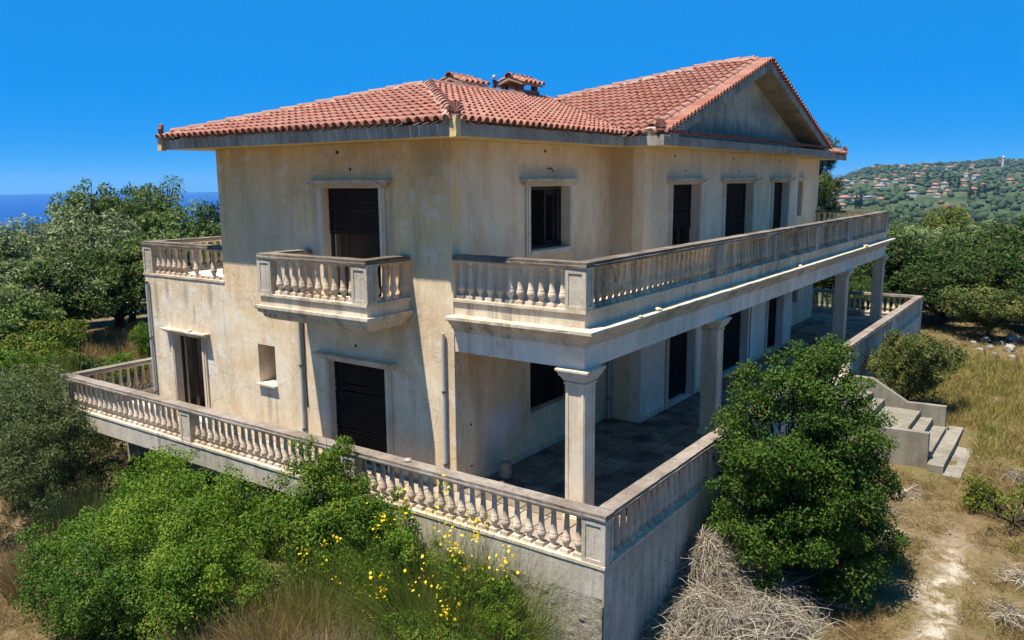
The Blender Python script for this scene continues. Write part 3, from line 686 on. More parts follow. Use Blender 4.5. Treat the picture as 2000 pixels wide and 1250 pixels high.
me = tmesh('roof_tiling', RV, RF); tag(link('roof_tiling', me, None, roof), kind='stuff')
# ridge and hip caps
def cap_mesh():
    v = []; fs = []; K = 8
    rings = [(-.0,.122,.010),(.04,.125,.010),(.045,.117,.008),(.46,.100,-.004)]
    for y, r, h in rings:
        for k in range(K+1):
            a = math.pi*(k/K)*1.1-.157; v.append((r*math.cos(a), y, r*math.sin(a)*.9+h))
    for y, r, h in [(.002,.108,.0)]:
        for k in range(K+1):
            a = math.pi*(k/K)*1.1-.157; v.append((r*math.cos(a), y, r*math.sin(a)*.9+h))
    q = K+1
    for j in range(3): fs += [(j*q+k+1, j*q+k, (j+1)*q+k, (j+1)*q+k+1) for k in range(K)]
    fs += [(k, k+1, 4*q+k+1, 4*q+k) for k in range(K)]
    me = tmesh('ridge_tile', v, fs); me.materials.clear(); me.materials.append(M['ridge']); return me
CM = cap_mesh()
def caps(a, b, s0=.25, sp=.41, up_=.055, obj=True):
    a, b = Vector(a), Vector(b); d = (b-a).normalized(); L = (b-a).length; n_ = int((L-s0)/sp)
    x = d.cross(Vector((0,0,1))).normalized(); N = x.cross(d)
    for i in range(n_):
        mt = Matrix((x, d, N)).transposed().to_4x4() @ Matrix.Rotation(random.uniform(-.03,.03),4,'Z'); mt.translation = a+d*(s0+i*sp)+N*(up_+random.uniform(-.006,.006))
        o = bpy.data.objects.new('ridge_tile', CM); COL.objects.link(o); o.parent = roof; o.matrix_local = mt
    m = MB(); w_ = .19
    m.extrude([(-w_,-.06),(-w_*.9,.045),(-.08,.10),(.08,.10),(w_*.9,.045),(w_,-.06)], lambda p, q, l: tuple(a+d*l+x*p+N*q), .05, L-.02)
    me = m.mesh('mortar_bed'); bm = bmesh.new(); bm.from_mesh(me); bmesh.ops.recalc_face_normals(bm, faces=bm.faces); bm.to_mesh(me); bm.free()
    jitter(me, .014, .16, seed=int(L*77)); link('mortar_bed', me, M['mortar'], roof)
Q = lambda p, z: (p[0], p[1], z)
caps(Q(E1,ZR), Q(MA,ZM)); caps(Q(E0,ZR), Q(MA,ZM)); caps(Q(MA,ZM), Q(V,ZM), .1); caps(Q(V,ZM), Q(G1,ZG), .15)
caps(Q(G0,ZG), Q(G1,ZG), .05); caps((GX0,YC,ZR), Q(G0,ZG)); caps(Q(mir((GX0,YC)),ZR), Q(G0,ZG))
caps(Q(mir(V),ZM), Q(mir(MA),ZM), .1); caps(Q(mir(V),ZM), Q(G1,ZG), .15); caps(Q(mir(E1),ZR), Q(mir(MA),ZM)); caps(Q(mir(E0),ZR), Q(mir(MA),ZM))
# palmette ornaments and corner blocks
def acro(p, face):
    f = Vector(face+(0,)).normalized(); s = Vector((-f.y, f.x, 0)); out = []
    K = 36
    for k in range(K+1):
        a = math.pi*k/K; lob = .80+.20*abs(math.sin(a*4.0)); r = .125*lob*(1+.45*math.sin(a))
        out.append((r*math.cos(a), .08+r*math.sin(a)*1.05))
    out += [(-.09,.0), (.09,.0)]
    m = MB(); B = Vector(p)
    m.extrude(out, lambda a, b, l: tuple(B+s*a+Vector((0,0,b))+f*(l-.25*max(0,b-.15))), -.03, .035)
    for k in range(7):   # ribs
        a = math.pi*(k+.5)/7; c = B+f*.03; tip = (math.cos(a)*.125, .08+math.sin(a)*.17)
        m.tube([c+Vector((0,0,.07)), c+s*tip[0]+Vector((0,0,tip[1]))-f*.25*max(0,tip[1]-.15)], [.010,.021], 5)
    m.tube([B+s*-.075+Vector((0,0,.02)), B+s*.075+Vector((0,0,.02))], .045, 7)
    m.build('acroterion', M['acro'], roof, smooth=40)
for p, f in (((X0+.0,Y0+.0),(-1,-1)),((X0+.0,Y1-.0),(-1,1)),((GX0+.02,2.42),(-1,-.6)),((GX1-.02,2.42),(1,-.6)),((X1,Y0),(1,-1)),((X1,Y1),(1,1))):
    acro((p[0],p[1],ZR+.06), f)
    m = MB(); s = .075; m.box(p[0]-s*.9,p[0]+s*.9,p[1]-s*.9,p[1]+s*.9,ZE-.02,ZR+.07)
    if abs(p[1]-2.42) > .01: o = m.build('corner_block', M['soffit'], roof); jitter(o.data, .006, .1)
# chimneys and vent
def chimney(x, y, zb, w_, l_, small=False):
    m = MB(); m.box(x-w_/2,x+w_/2,y-l_/2,y+l_/2,7.2,zb); m.box(x-w_/2-.02,x+w_/2+.02,y-l_/2-.02,y+l_/2+.02,zb-.07,zb)
    o = m.build('chimney', M['concrete'], villa); jitter(o.data, .006, .25)
    h = .15
    for sx in (-1,1):
        for sy in (-1,1):
            cx_, cy_ = x+sx*(w_/2-.09), y+sy*(l_/2-.09); MB().box(cx_-.07,cx_+.07,cy_-.07,cy_+.07,zb+.001,zb+h).build('cap_post', M['soot'], o)
    ov = .10; zt = zb+h; rise = .17
    m = MB(); yy0, yy1 = y-l_/2-ov, y+l_/2+ov; xx0, xx1 = x-w_/2-ov, x+w_/2+ov
    m.extrude([(xx0,zt),(x,zt+rise),(xx1,zt),(xx1,zt-.04),(x,zt+rise-.05),(xx0,zt-.04)] if False else [(yy0,zt),(y,zt+rise),(yy1,zt),(yy1,zt-.04),(y,zt+rise-.06),(yy0,zt-.04)], lambda a, b, l: (l, a, b), xx0, xx1)
    cr = m.build('cap_roof', M['mortar'], o)
    for s in (0, 1):
        sl = Vector((0, (1 if not s else -1)*(l_/2+ov), rise)).normalized(); U_ = Vector((1,0,0)) if not s else Vector((-1,0,0)); N = U_.cross(sl)
        nt_ = int((xx1-xx0)/.2)
        for i in range(nt_):
            for j in range(2):
                mt = Matrix((U_, sl, N)).transposed().to_4x4(); mt.translation = Vector((xx0+.1+i*(xx1-xx0-.2)/(nt_-1), yy0 if not s else yy1, zt))+sl*(j*.24-.05)+N*.004
                q = bpy.data.objects.new('cap_tile', TM); COL.objects.link(q); q.parent = o; q.matrix_local = mt
    n_ = int((xx1-xx0)/.36)
    for i in range(n_+1):
        mt = Matrix((Vector((0,-1,0)), Vector((1,0,0)), Vector((0,0,1)))).transposed().to_4x4(); mt.translation = (xx0-.02+i*(xx1-xx0-.40)/n_, y, zt+rise+.03)
        q = bpy.data.objects.new('cap_ridge_tile', CM); COL.objects.link(q); q.parent = o; q.matrix_local = mt
chimney(9.3, 7.95, 8.27, .86, .72); chimney(8.05, 9.0, 8.24, .95, .75)
m = MB(); m.tube([(8.72,8.4,7.6),(8.72,8.4,8.56)], .05, 10); o = m.build('vent_pipe', M['iron'], villa, smooth=40)
MB().lathe([(.05,8.56),(.052,8.62),(.085,8.62),(.08,8.65),(.02,8.70)], 12, (8.72,8.4)).build('vent_cap', M['metal'], o, smooth=30)
# ------------------------------------------------------------------ terrain, sea, far hill
CP = np.array([(-1,2.5,-1.75),(-1.2,5.5,-2.2),(-1.6,9,-2.6),(-3,1,-1.55),(-4.5,3,-1.5),(-3.2,6,-1.9),(-5,-1,-1.8),(0,0,-2.35),(-3,-3,-2.0),(-3,4,-1.6),(-3.4,9.3,-2.5),(-3,14,-3.2),(-6,8,-2.6),(-10,-5,-2.6),(2,-2,-1.95),(4,-4,-1.75),(7,-3,-1.6),(10,-4,-1.5),(13,-4,-1.5),(13,-1,-1.55),(16,-4,-1.42),(20,-3,-1.3),(25,-3,-1.3),(30,-2,-1.35),(35,-5,-1.6),(30,5,-1.4),(2,-8,-2),(8,-10,-1.8),(16,-10,-1.5),(28,-12,-1.6),(0,12,-3.1),(1,18,-2.3),(5,22,-1.4),(8,28,-1.0),(15,30,-1.2),(0,26,-1.8),(-8,20,-3.4),(28,14,-1.6),(20,20,-1.2),(-15,0,-5),(45,0,-2.5),(40,15,-2.5),(30,35,-2.0),(10,42,-2.0),(-10,35,-4)], float)
def near_h(x, y):
    x = np.asarray(x, float); y = np.asarray(y, float)
    w = 1/((x[...,None]-CP[:,0])**2+(y[...,None]-CP[:,1])**2+1.2)**1.6
    return (w*CP[:,2]).sum(-1)/w.sum(-1)
def far_h(d, a):
    ridge = np.interp(a, [-90,-40,-10,3.2,4.8,7.8,11.6,12.8,14.0,15.5,18,24,180], [30,46,42,36,42,33,30,16,-2,-30,-60,-130,-130])
    dd = np.array([0,50,100,250,600,900,1300,1700,2100,2700,4500], float)
    hill = np.stack([np.interp(d, dd, [-2,-2.6,-7,-17,-27,-19,-2,.5*r_+2,r_,r_-14,-160]) for r_ in (0,)])[0]
    r = ridge
    k = np.clip((d-1300)/(2100-1300), 0, 1)
    hill = np.where(d < 1300, hill, np.where(d < 2100, -2+(r+2)*k, np.where(d < 2700, r-14*(d-2100)/600, (r-14)+(-160-r+14)*np.clip((d-2700)/1800,0,1))))
    sea = np.interp(d, [0,50,100,200,600,1000,3000], [-2,-3,-9,-22,-85,-140,-160])
    back = np.interp(d, [0,50,400,1500,3000], [-3,-5,-25,-80,-160])
    wl = np.clip((a-12)/14, 0, 1)*np.clip((a+400), 0, 1)
    wl = wl*wl*(3-2*wl)
    z = hill*(1-wl)+sea*wl
    wb = np.clip((np.abs(a-20)-95)/35, 0, 1)
    return z*(1-wb)+back*wb
def height(x, y):
    x = np.asarray(x, float); y = np.asarray(y, float)
    dx, dy = x+10.09, y+5.49; d = np.hypot(dx, dy); a = np.degrees(np.arctan2(dy, dx))
    k = np.clip((d-45)/35, 0, 1); k = k*k*(3-2*k)
    f = far_h(d, a)
    f = f+np.where(d > 60, (np.sin(x*.013+1)*np.cos(y*.011)+.5*np.sin(x*.031)*np.sin(y*.027))*np.clip((d-60)/400,0,1)*np.where(d<1900,3.0,1.2), 0)
    return near_h(x, y)*(1-k)+f*k
rad = np.concatenate([np.arange(0, 60, .8), np.arange(60, 200, 5), np.geomspace(200, 4500, 60)])
ang = np.radians(np.concatenate([np.linspace(-180, -20, 50, endpoint=False), np.linspace(-20, 90, 150, endpoint=False), np.linspace(90, 180, 30, endpoint=False)]))
ox, oy = 6.0, 4.0
XX = ox+rad[:,None]*np.cos(ang)[None]; YY = oy+rad[:,None]*np.sin(ang)[None]; ZZ = height(XX, YY)
bump_ = .07*np.sin(XX*1.9+np.sin(YY*1.3))*np.cos(YY*1.7+1)+.05*np.sin(XX*4.1+2*np.sin(YY*2.2))*np.sin(YY*3.7)
ZZ = ZZ+np.where(rad[:,None] < 70, bump_, 0)
nr, na = XX.shape; V_ = np.stack([XX, YY, ZZ], -1).reshape(-1, 3)
I_ = np.arange(nr*na).reshape(nr, na); A_ = I_[:-1]; B_ = np.roll(I_, -1, 1)[:-1]; C_ = np.roll(I_, -1, 1)[1:]; D_ = I_[1:]
F_ = np.stack([D_, C_, B_, A_], -1).reshape(-1, 4)[na:]
t = NT('dry_hillside_ground')
n1 = t.noise(.35, 6, .6); n2 = t.noise(2.2, 6, .65); n3 = t.noise(11, 5, .7)
c = t.mix(t.ramp(n2, [(.35,0),(.65,1)]), (.12,.085,.042), (.20,.15,.078))
c = t.mix(t.math('MULTIPLY', t.ramp(n1, [(.48,0),(.66,1)]), .75), c, (.12,.105,.035))
c = t.mix(t.math('MULTIPLY', t.ramp(n3, [(.5,0),(.72,1)]), .6), c, (.065,.04,.02))
def band(t, y0, wd, x0, x1):      # the trodden pale path
    sx = t.n('SeparateXYZ'); t.t.links.new(t.P(), sx.inputs[0])
    wob = t.math('MULTIPLY', t.math('SUBTRACT', t.noise(.9, 4), .5), 1.6)
    dy = t.math('ABSOLUTE', t.math('ADD', t.math('SUBTRACT', sx.outputs[1], y0), wob))
    a = t.math('SUBTRACT', 1.0, t.math('DIVIDE', dy, wd), clamp=True)
    b = t.math('MULTIPLY', t.math('DIVIDE', t.math('SUBTRACT', sx.outputs[0], x0), 1.2, clamp=True), t.math('DIVIDE', t.math('SUBTRACT', x1, sx.outputs[0]), 2.5, clamp=True))
    return t.math('MULTIPLY', a, b)
pm_ = t.math('MULTIPLY', band(t, -3.85, .48, 2.5, 9.0), t.ramp(t.noise(2.6, 6, .7), [(.42,0),(.58,1)]))
c = t.mix(t.math('MULTIPLY', pm_, 1.1, clamp=True), c, (.42,.36,.28))
# far land: scrub and fields
vl = t.n('VectorMath', operation='LENGTH'); t.t.links.new(t.P(), vl.inputs[0])
fm_ = t.math('DIVIDE', t.math('SUBTRACT', vl.outputs['Value'], 45), 50, clamp=True)
s1 = t.noise(.012, 6, .65); s2 = t.noise(.05, 5, .6)
fc_ = t.mix(t.ramp(s1, [(.4,0),(.58,1)]), (.034,.05,.02), (.07,.082,.034))
fc_ = t.mix(t.math('MULTIPLY', t.ramp(s2, [(.60,0),(.70,1)]), .7), fc_, (.20,.155,.085))
c = t.mix(fm_, c, fc_)
t.bump(t.math('ADD', n3, t.noise(40, 3, .6)), .6, .05)
M['ground'] = t.done(c, .95, .05)
ground = link('ground', npmesh('ground', V_, F_, True), M['ground']); tag(ground, kind='structure')
t = NT('sea_water')
t.b.inputs['IOR'].default_value = 1.333
t.bump(t.noise(.02, 5, .6, sc=(1,1.6,1)), .35, 2.0)
sea_m = t.done((.0,.045,.20), .6, .04)
m = MB(); K = 160; Rs = 11900
m.add([(-10+Rs*math.cos(2*math.pi*k/K), -5.5+Rs*math.sin(2*math.pi*k/K), -120) for k in range(K)], [tuple(range(K))])
tag(m.build('sea', sea_m), kind='structure')

# ------------------------------------------------------------------ village on the far hill
M['hw1'] = plain('far_wall_cream', (.42,.35,.26), .9, .1); M['hw2'] = plain('far_wall_white', (.50,.47,.42), .9, .1); M['hw3'] = plain('far_wall_ochre', (.42,.29,.18), .9, .1)
M['hr'] = plain('far_roof_red', (.34,.15,.095), .9, .1); M['hr2'] = plain('far_roof_brown', (.32,.19,.13), .9, .1); M['hr3'] = plain('far_roof_grey', (.34,.34,.33), .9, .1)
hm = {}
def house_parts(kind):
    if kind in hm: return hm[kind]
    L, W, H, rr = [(11,8,5.5,2.2),(14,9,3.6,2.2),(9,8,6.2,2.0),(16,7,3.2,.4)][kind]
    wl = MB().box(-L/2,L/2,-W/2,W/2,-3,H).mesh('far_wall')
    m = MB(); e = .6
    a = [(-L/2-e,-W/2-e,H+.01),(L/2+e,-W/2-e,H+.01),(L/2+e,W/2+e,H+.01),(-L/2-e,W/2+e,H+.01),(-L/2+W*.35,0,H+rr),(L/2-W*.35,0,H+rr)]
    m.add(a, [(0,1,5,4),(1,2,5),(2,3,4,5),(3,0,4),(3,2,1,0)]); rf = m.mesh('far_roof')
    hm[kind] = (wl, rf); return hm[kind]
def far_house(x, y, kind, rot, wm_, rm_, sc, label, group):
    z = float(height(x, y)); r = empty('hill_house', (x, y, z)); r.rotation_euler.z = rot; r.scale = (sc, sc, sc)
    tag(r, label, 'house', group)
    wl, rf = house_parts(kind)
    a = bpy.data.objects.new('wall', wl.copy()); a.data.materials.append(M[wm_]); b = bpy.data.objects.new('roof', rf.copy()); b.data.materials.append(M[rm_])
    for o in (a, b): COL.objects.link(o); o.parent = r
HL = [(1898, 387, 0, 0), (2021, 386, 2, 0), (1802, 314, 0, 1), (1997, 314, 2, 1), (1722, 258, 0, 0), (1720, 243, 2, 0), (1668, 213, 2, 1), (1907, 233, 0, 0), (1724, 182, 0, 0), (1891, 153, 2, 2), (1981, 131, 0, 2), (1453, 263, 0, 0), (1537, 247, 0, 0), (1563, 239, 1, 2), (1465, 161, 2, 1), (1351, 136, 2, 1), (1546, 152, 2, 0), (1313, 106, 3, 3), (1302, 90, 1, 0), (1903, 472, 0, 0), (1232, 288, 1, 1), (1227, 274, 3, 3), (1218, 259, 1, 0), (1221, 242, 2, 0), (1176, 224, 2, 1), (1245, 223, 1, 1), (1255, 216, 0, 1), (1313, 207, 0, 2), (1124, 219, 1, 1), (1113, 212, 3, 3), (1097, 251, 0, 2), (1124, 274, 0, 1), (1130, 183, 1, 1), (1127, 156, 0, 0), (1128, 146, 2, 1), (1083, 151, 0, 0), (1218, 136, 0, 0), (1107, 122, 2, 0), (1020, 103, 0, 2), (1009, 127, 0, 0), (1027, 147, 1, 0), (957, 129, 1, 1), (953, 153, 0, 1), (905, 210, 0, 0), (896, 196, 0, 0), (917, 192, 3, 3), (930, 188, 3, 3), (788, 185, 1, 0), (881, 170, 0, 0), (1168, 115, 3, 3), (1204, 111, 1, 0)]
CYP = [(1294, 171), (1156, 145), (1240, 149), (1192, 175), (1186, 190), (1122, 130), (936, 97), (969, 93), (997, 90), (991, 77), (747, 163), (748, 160)]
HI = []
ORD = ['first','second','third','fourth','fifth','sixth','seventh','eighth','ninth','tenth','eleventh','twelfth','thirteenth','fourteenth','fifteenth','sixteenth']
for k, (x, y, kind, col) in enumerate(HL):
    hz = math.hypot(x+10, y+5.5)
    band_ = 'on the crest of the far hill' if hz > 1650 else ('halfway up the far hill' if hz > 1150 else 'low on the far hill')
    wm_, rm_, txt = [('hw1','hr','cream house with red roof'),('hw2','hr2','pale house with brownish roof'),('hw3','hr','ochre house with red roof'),('hw2','hr3','long pale building with flat grey roof')][col]
    HI.append((txt, band_, -math.atan2(y+5.5, x+10), (x, y, kind, random.Random(k).uniform(-.4,.9), wm_, rm_, random.Random(k+50).uniform(.7,1.1))))
HI.sort(key=lambda h: h[2]); cnt = {}
for txt, band_, _, a in HI:
    k = (txt, band_); cnt[k] = cnt.get(k, 0)+1
    far_house(*a, ORD[cnt[k]-1]+' '+txt+' from the left, '+band_, 'village houses on the far hill')
tw_ = empty('white_tower', (1740, 135, float(height(1740, 135)))); tag(tw_, 'slim white tower standing on the crest of the far hill', 'tower')
MB().lathe([(2.2,-3),(2.0,8),(1.7,17)], 10).build('shaft', M['hw2'], tw_); MB().lathe([(2.3,17.01),(2.3,18),(1.2,19.5),(.3,21)], 10).build('tower_top', M['hw2'], tw_)
# ------------------------------------------------------------------ vegetation
def leaf_mat(name, a, b, tip=None, trans=.28, rough=.6, spec=.12, dead=.05):
    t = NT(name)
    ri = t.t.nodes.new('ShaderNodeNewGeometry').outputs['Random Per Island']
    ro = t.t.nodes.new('ShaderNodeObjectInfo').outputs['Random']
    c = t.mix(ri, a, b)
    if dead: c = t.mix(t.math('MULTIPLY', t.math('GREATER_THAN', t.math('FRACT', t.math('MULTIPLY', ri, 37.7)), 1-dead), .85), c, (.17,.105,.045))
    if tip: c = t.mix(t.ramp(t.noise(1.3, 3, .6), [(.5,0),(.7,1)]), c, tip)
    hv = t.n('HueSaturation'); t.t.links.new(c, hv.inputs['Color']); t.t.links.new(t.math('ADD', t.math('MULTIPLY', ro, .3), .85), hv.inputs['Value'])
    c = hv.outputs[0]; t.done(c, rough, spec)
    tr = t.n('BsdfTranslucent'); t.t.links.new(c, tr.inputs[0]); mx = t.n('MixShader'); mx.inputs[0].default_value = trans
    t.t.links.new(t.b.outputs[0], mx.inputs[1]); t.t.links.new(tr.outputs[0], mx.inputs[2]); t.t.links.new(mx.outputs[0], t.out.inputs[0])
    return t.m
M['lf_oak'] = leaf_mat('leaf_oak', (.020,.052,.006), (.072,.145,.016), (.115,.19,.024))
M['lf_mastic'] = leaf_mat('leaf_mastic', (.034,.082,.006), (.120,.215,.016), (.19,.26,.024))
M['lf_olive'] = leaf_mat('leaf_olive', (.075,.105,.035), (.215,.265,.11), (.31,.35,.165), trans=.2)
M['lf_green'] = leaf_mat('leaf_green_tree', (.036,.068,.012), (.125,.185,.04), (.19,.235,.065))
M['lf_dark'] = leaf_mat('leaf_dark_evergreen', (.016,.036,.007), (.060,.105,.018), (.10,.145,.03))
M['lf_lime'] = leaf_mat('leaf_yellow_green', (.07,.10,.012), (.16,.19,.022), (.20,.21,.03))
M['lf_pine'] = leaf_mat('pine_needles', (.035,.062,.010), (.10,.14,.025), (.15,.18,.035))
M['lf_grey'] = leaf_mat('leaf_grey_shrub', (.045,.066,.02), (.125,.16,.055), (.17,.20,.065))
M['lf_mix'] = leaf_mat('leaf_dusty_shrub', (.042,.066,.014), (.125,.155,.036), (.21,.19,.055))
M['stem_broom'] = leaf_mat('broom_stem', (.10,.16,.022), (.21,.27,.045), (.30,.29,.08), trans=.42)
M['flower'] = leaf_mat('yellow_broom_flower', (.85,.55,.01), (.95,.68,.03), trans=.3, dead=0)
M['creamflower'] = leaf_mat('cream_blossom', (.30,.31,.18), (.42,.42,.27), trans=.3, dead=0)
M['straw'] = leaf_mat('straw', (.17,.14,.10), (.46,.40,.295), (.30,.26,.205), trans=.15, rough=.7, spec=.2)
M['grass_dry'] = leaf_mat('dry_grass', (.24,.165,.065), (.43,.32,.145), (.19,.12,.048), trans=.45, rough=.7, spec=.15)
M['grass_green'] = leaf_mat('green_yellow_grass', (.20,.18,.035), (.44,.345,.12), (.17,.18,.03), trans=.45, rough=.7, spec=.15)
M['bark'] = plain('bark', (.055,.042,.03), .95, .1, .5, 9)
M['gap_shade'] = plain('heap_gap_shade', (.03,.028,.02), .95, .05)

def unit(a): return a/np.maximum(np.linalg.norm(a, axis=-1, keepdims=True), 1e-9)
def leaves(P, out, L, W, rg, upb=.35, rnd=.9):
    n = len(P); nm = unit(out*.55+np.array([0,0,upb])+rg.normal(size=(n,3))*rnd*.6)
    t_ = rg.normal(size=(n,3)); t_ = unit(t_-nm*(t_*nm).sum(1, keepdims=True)); b_ = np.cross(nm, t_)
    s = rg.uniform(.45, 1.45, (n,1)); l_, w_ = t_*s*L/2, b_*s*W/2
    V = np.stack([P-l_, P-l_*.1+w_, P+l_, P-l_*.1-w_], 1).reshape(-1,3)
    return V, np.arange(4*n).reshape(n,4)
def cloud(lobes, n, rg, sub=10, subr=.42, fill=.22):
    """points spread through clumps that sit on the lobes' surfaces"""
    lobes = np.asarray(lobes, float); ctr = []; rr = []
    wgt = (lobes[:,3]*lobes[:,4]*lobes[:,5])**(2/3)
    for l, w_ in zip(lobes, wgt/wgt.mean()):
        k = max(4, int(sub*w_)); d = unit(rg.normal(size=(k,3))); d[:,2] = d[:,2]*.9+.08
        ctr.append(l[:3]+d*l[3:6]*rg.uniform(.62,.92,(k,1))); rr.append(np.mean(l[3:6])*subr*rg.uniform(.6,1.25,k))
    C = np.concatenate(ctr); Rr = np.concatenate(rr)
    p = Rr**2; i = rg.choice(len(C), n, p=p/p.sum())
    d = unit(rg.normal(size=(n,3))); rad_ = Rr[i][:,None]*np.where(rg.random((n,1)) < fill, rg.random((n,1))**.5*.8, rg.uniform(.78,1.1,(n,1)))
    P = C[i]+d*rad_*np.array([1,1,.8])
    # keep a little away from the dark inside of other lobes
    cc = lobes[:,:3].mean(0); out = unit(unit(P-cc)*.6+d)
    return P, out
def branches(lobes, base, r0, rg, twigs=3):
    m = MB(); lobes = np.asarray(lobes, float); base = np.asarray(base, float); top = lobes[:,:3].mean(0)
    fork = base+(top-base)*.35
    m.tube([base-np.array([0,0,.3]), base+(fork-base)*.5+rg.normal(size=3)*r0*.5, fork], [r0*1.25, r0, r0*.8], 8)
    for l in lobes:
        mid = fork+(l[:3]-fork)*.5+rg.normal(size=3)*r0*1.2
        m.tube([fork, mid, l[:3]], [r0*.6, r0*.4, r0*.18], 6)
        for _ in range(twigs):
            e = l[:3]+unit(rg.normal(size=3))*l[3:6]*.75
            m.tube([mid, (mid+e)/2+rg.normal(size=3)*r0*.6, e], [r0*.25, r0*.15, r0*.05], 5)
    return m
def rand_lobes(rg, n, R_, H, z0, flat=.8):
    out = [(0,0,z0+H*.5,R_*.62,R_*.62,H*.36)]
    for k in range(n):
        a = 2*math.pi*(k+rg.uniform(-.3,.3))/n; r = R_*rg.uniform(.42,.62); z = z0+H*rg.uniform(.28,.8); s = R_*rg.uniform(.32,.5)
        out.append((r*math.cos(a), r*math.sin(a), z, s, s, s*flat))
    out.append((rg.uniform(-.2,.2)*R_, rg.uniform(-.2,.2)*R_, z0+H*.85, R_*.4, R_*.4, H*.15))
    return out
class Plant: pass
def make_plant(lobes, n, L, W, mat, seed, r0=.1, base=(0,0,0), sub=10, subr=.42, fill=.22, upb=.35, rnd=.9, twigs=3):
    rg = np.random.default_rng(seed); p = Plant()
    P, out = cloud(lobes, n, rg, sub, subr, fill); V, F = leaves(P, out, L, W, rg, upb, rnd)
    p.crown = npmesh('crown', V, F); p.crown.materials.append(M[mat])
    p.trunk = branches(lobes, base, r0, rg, twigs).mesh('trunk', 60); p.trunk.materials.append(M['bark'])
    return p
def place(p, name, loc, sc, rot, label, cat, group=None, mat=None, crown='crown', trunk='trunk'):
    r = empty(name, loc); r.scale = sc if hasattr(sc, '__len__') else (sc, sc, sc); r.rotation_euler.z = rot
    tag(r, label, cat, group)
    a = bpy.data.objects.new(trunk, p.trunk); b = bpy.data.objects.new(crown, p.crown)
    for o in (a, b): COL.objects.link(o); o.parent = r
    if mat:
        b.material_slots[0].link = 'OBJECT'; b.material_slots[0].material = M[mat]
    return r
gz = lambda x, y: float(height(x, y))
# prototypes (unit: metres, about 2.5 m radius, 5 m high)
rg = np.random.default_rng(11)
protos = [make_plant(rand_lobes(rg, 8, 2.5, 4.6, .6), 15000, .17, .075, 'lf_green', 100+k, .16, sub=13, subr=.40) for k in range(3)]
olive = [make_plant(rand_lobes(rg, 9, 2.5, 4.4, .8), 17000, .19, .055, 'lf_olive', 200+k, .17, sub=16, subr=.36, rnd=1.0) for k in range(2)]
shrub = [make_plant(rand_lobes(rg, 7, 1.5, 2.3, .1), 14000, .085, .045, 'lf_mastic', 300+k, .07, sub=13, subr=.40) for k in range(2)]
# --- trees and shrubs behind the left end of the house
LT = [ # x, y, height, radius, proto, material, label
(16.2,45.3,9.6,3.4,0,'lf_green','tallest green tree rising over the sea horizon at far left'),
(18.9,44.9,9.3,3.2,1,'lf_green','round green tree beside the tallest one, sea behind it'),
(12.2,39.8,7.4,3.2,'o0','lf_olive','silvery olive tree below the tallest tree on the left'),
(10.1,39.3,7.0,3.4,'o1','lf_olive','silvery olive tree second from the left edge before the sea'),
(7.2,36.1,6.4,3.2,'o0','lf_olive','silvery olive tree at the left edge of the picture before the sea'),
(11.3,34.0,6.6,3.2,'o1','lf_olive','pale olive tree in the middle of the left grove'),
(15.9,34.7,6.9,3.0,2,'lf_green','green tree against the sea just left of the roof terrace'),
(11.3,30.2,5.6,2.8,0,'lf_green','bushy green tree right behind the roof terrace balustrade'),
(17.9,35.1,7.0,2.0,1,'lf_dark','slim dark tree half hidden by the house corner'),
(5.6,30.9,4.6,2.7,'o1','lf_olive','low olive tree at the left edge below the sea line'),
(6.7,29.5,4.8,2.6,2,'lf_green','low green tree in the lower left grove with cream blossom'),
(9.8,31.2,4.6,2.5,1,'lf_dark','dark evergreen tree behind the annex drainpipe'),
(13.2,29.2,4.6,2.2,0,'lf_dark','dark shrub tree close behind the annex wall'),
(3.4,27.4,4.0,2.3,2,'lf_green','dense green tree low at the left edge'),
(13.6,37.0,7.0,3.0,2,'lf_dark','dark tree deep inside the left grove'),
(4.8,33.6,5.2,2.8,0,'lf_dark','dark tree in the shade of the olives at far left'),
]
def plant_tree(x, y, h, r, pr, mat, label, cat='tree', group=None, name='tree', seed=0):
    if isinstance(pr, str): p = olive[int(pr[1])]
    else: p = protos[pr]
    s = (r/2.5, r/2.5*random.uniform(.92,1.08), h/5.6)
    return place(p, name, (x, y, gz(x,y)-.1), s, random.uniform(0, 6.28), label, cat, group, mat)
for a in LT: plant_tree(*a, group='trees behind the left end of the house')
# thin half-bare tree top against the sky
rg = np.random.default_rng(5)
lb_ = [(0,0,5.2,1.3,1.3,1.6),(.9,.2,6.0,.9,.9,1.0),(-.8,.3,6.4,.9,.9,.9),(.2,-.4,7.2,.8,.8,.8)]
p = make_plant(lb_, 3600, .18, .06, 'lf_green', 41, .14, sub=14, subr=.4, twigs=14)
place(p, 'sparse_tree', (17.6,39.7,gz(17.6,39.7)), (1.15,1.15,1.06), .4, 'sparse half-bare tree with twigs against the sky at left', 'tree')
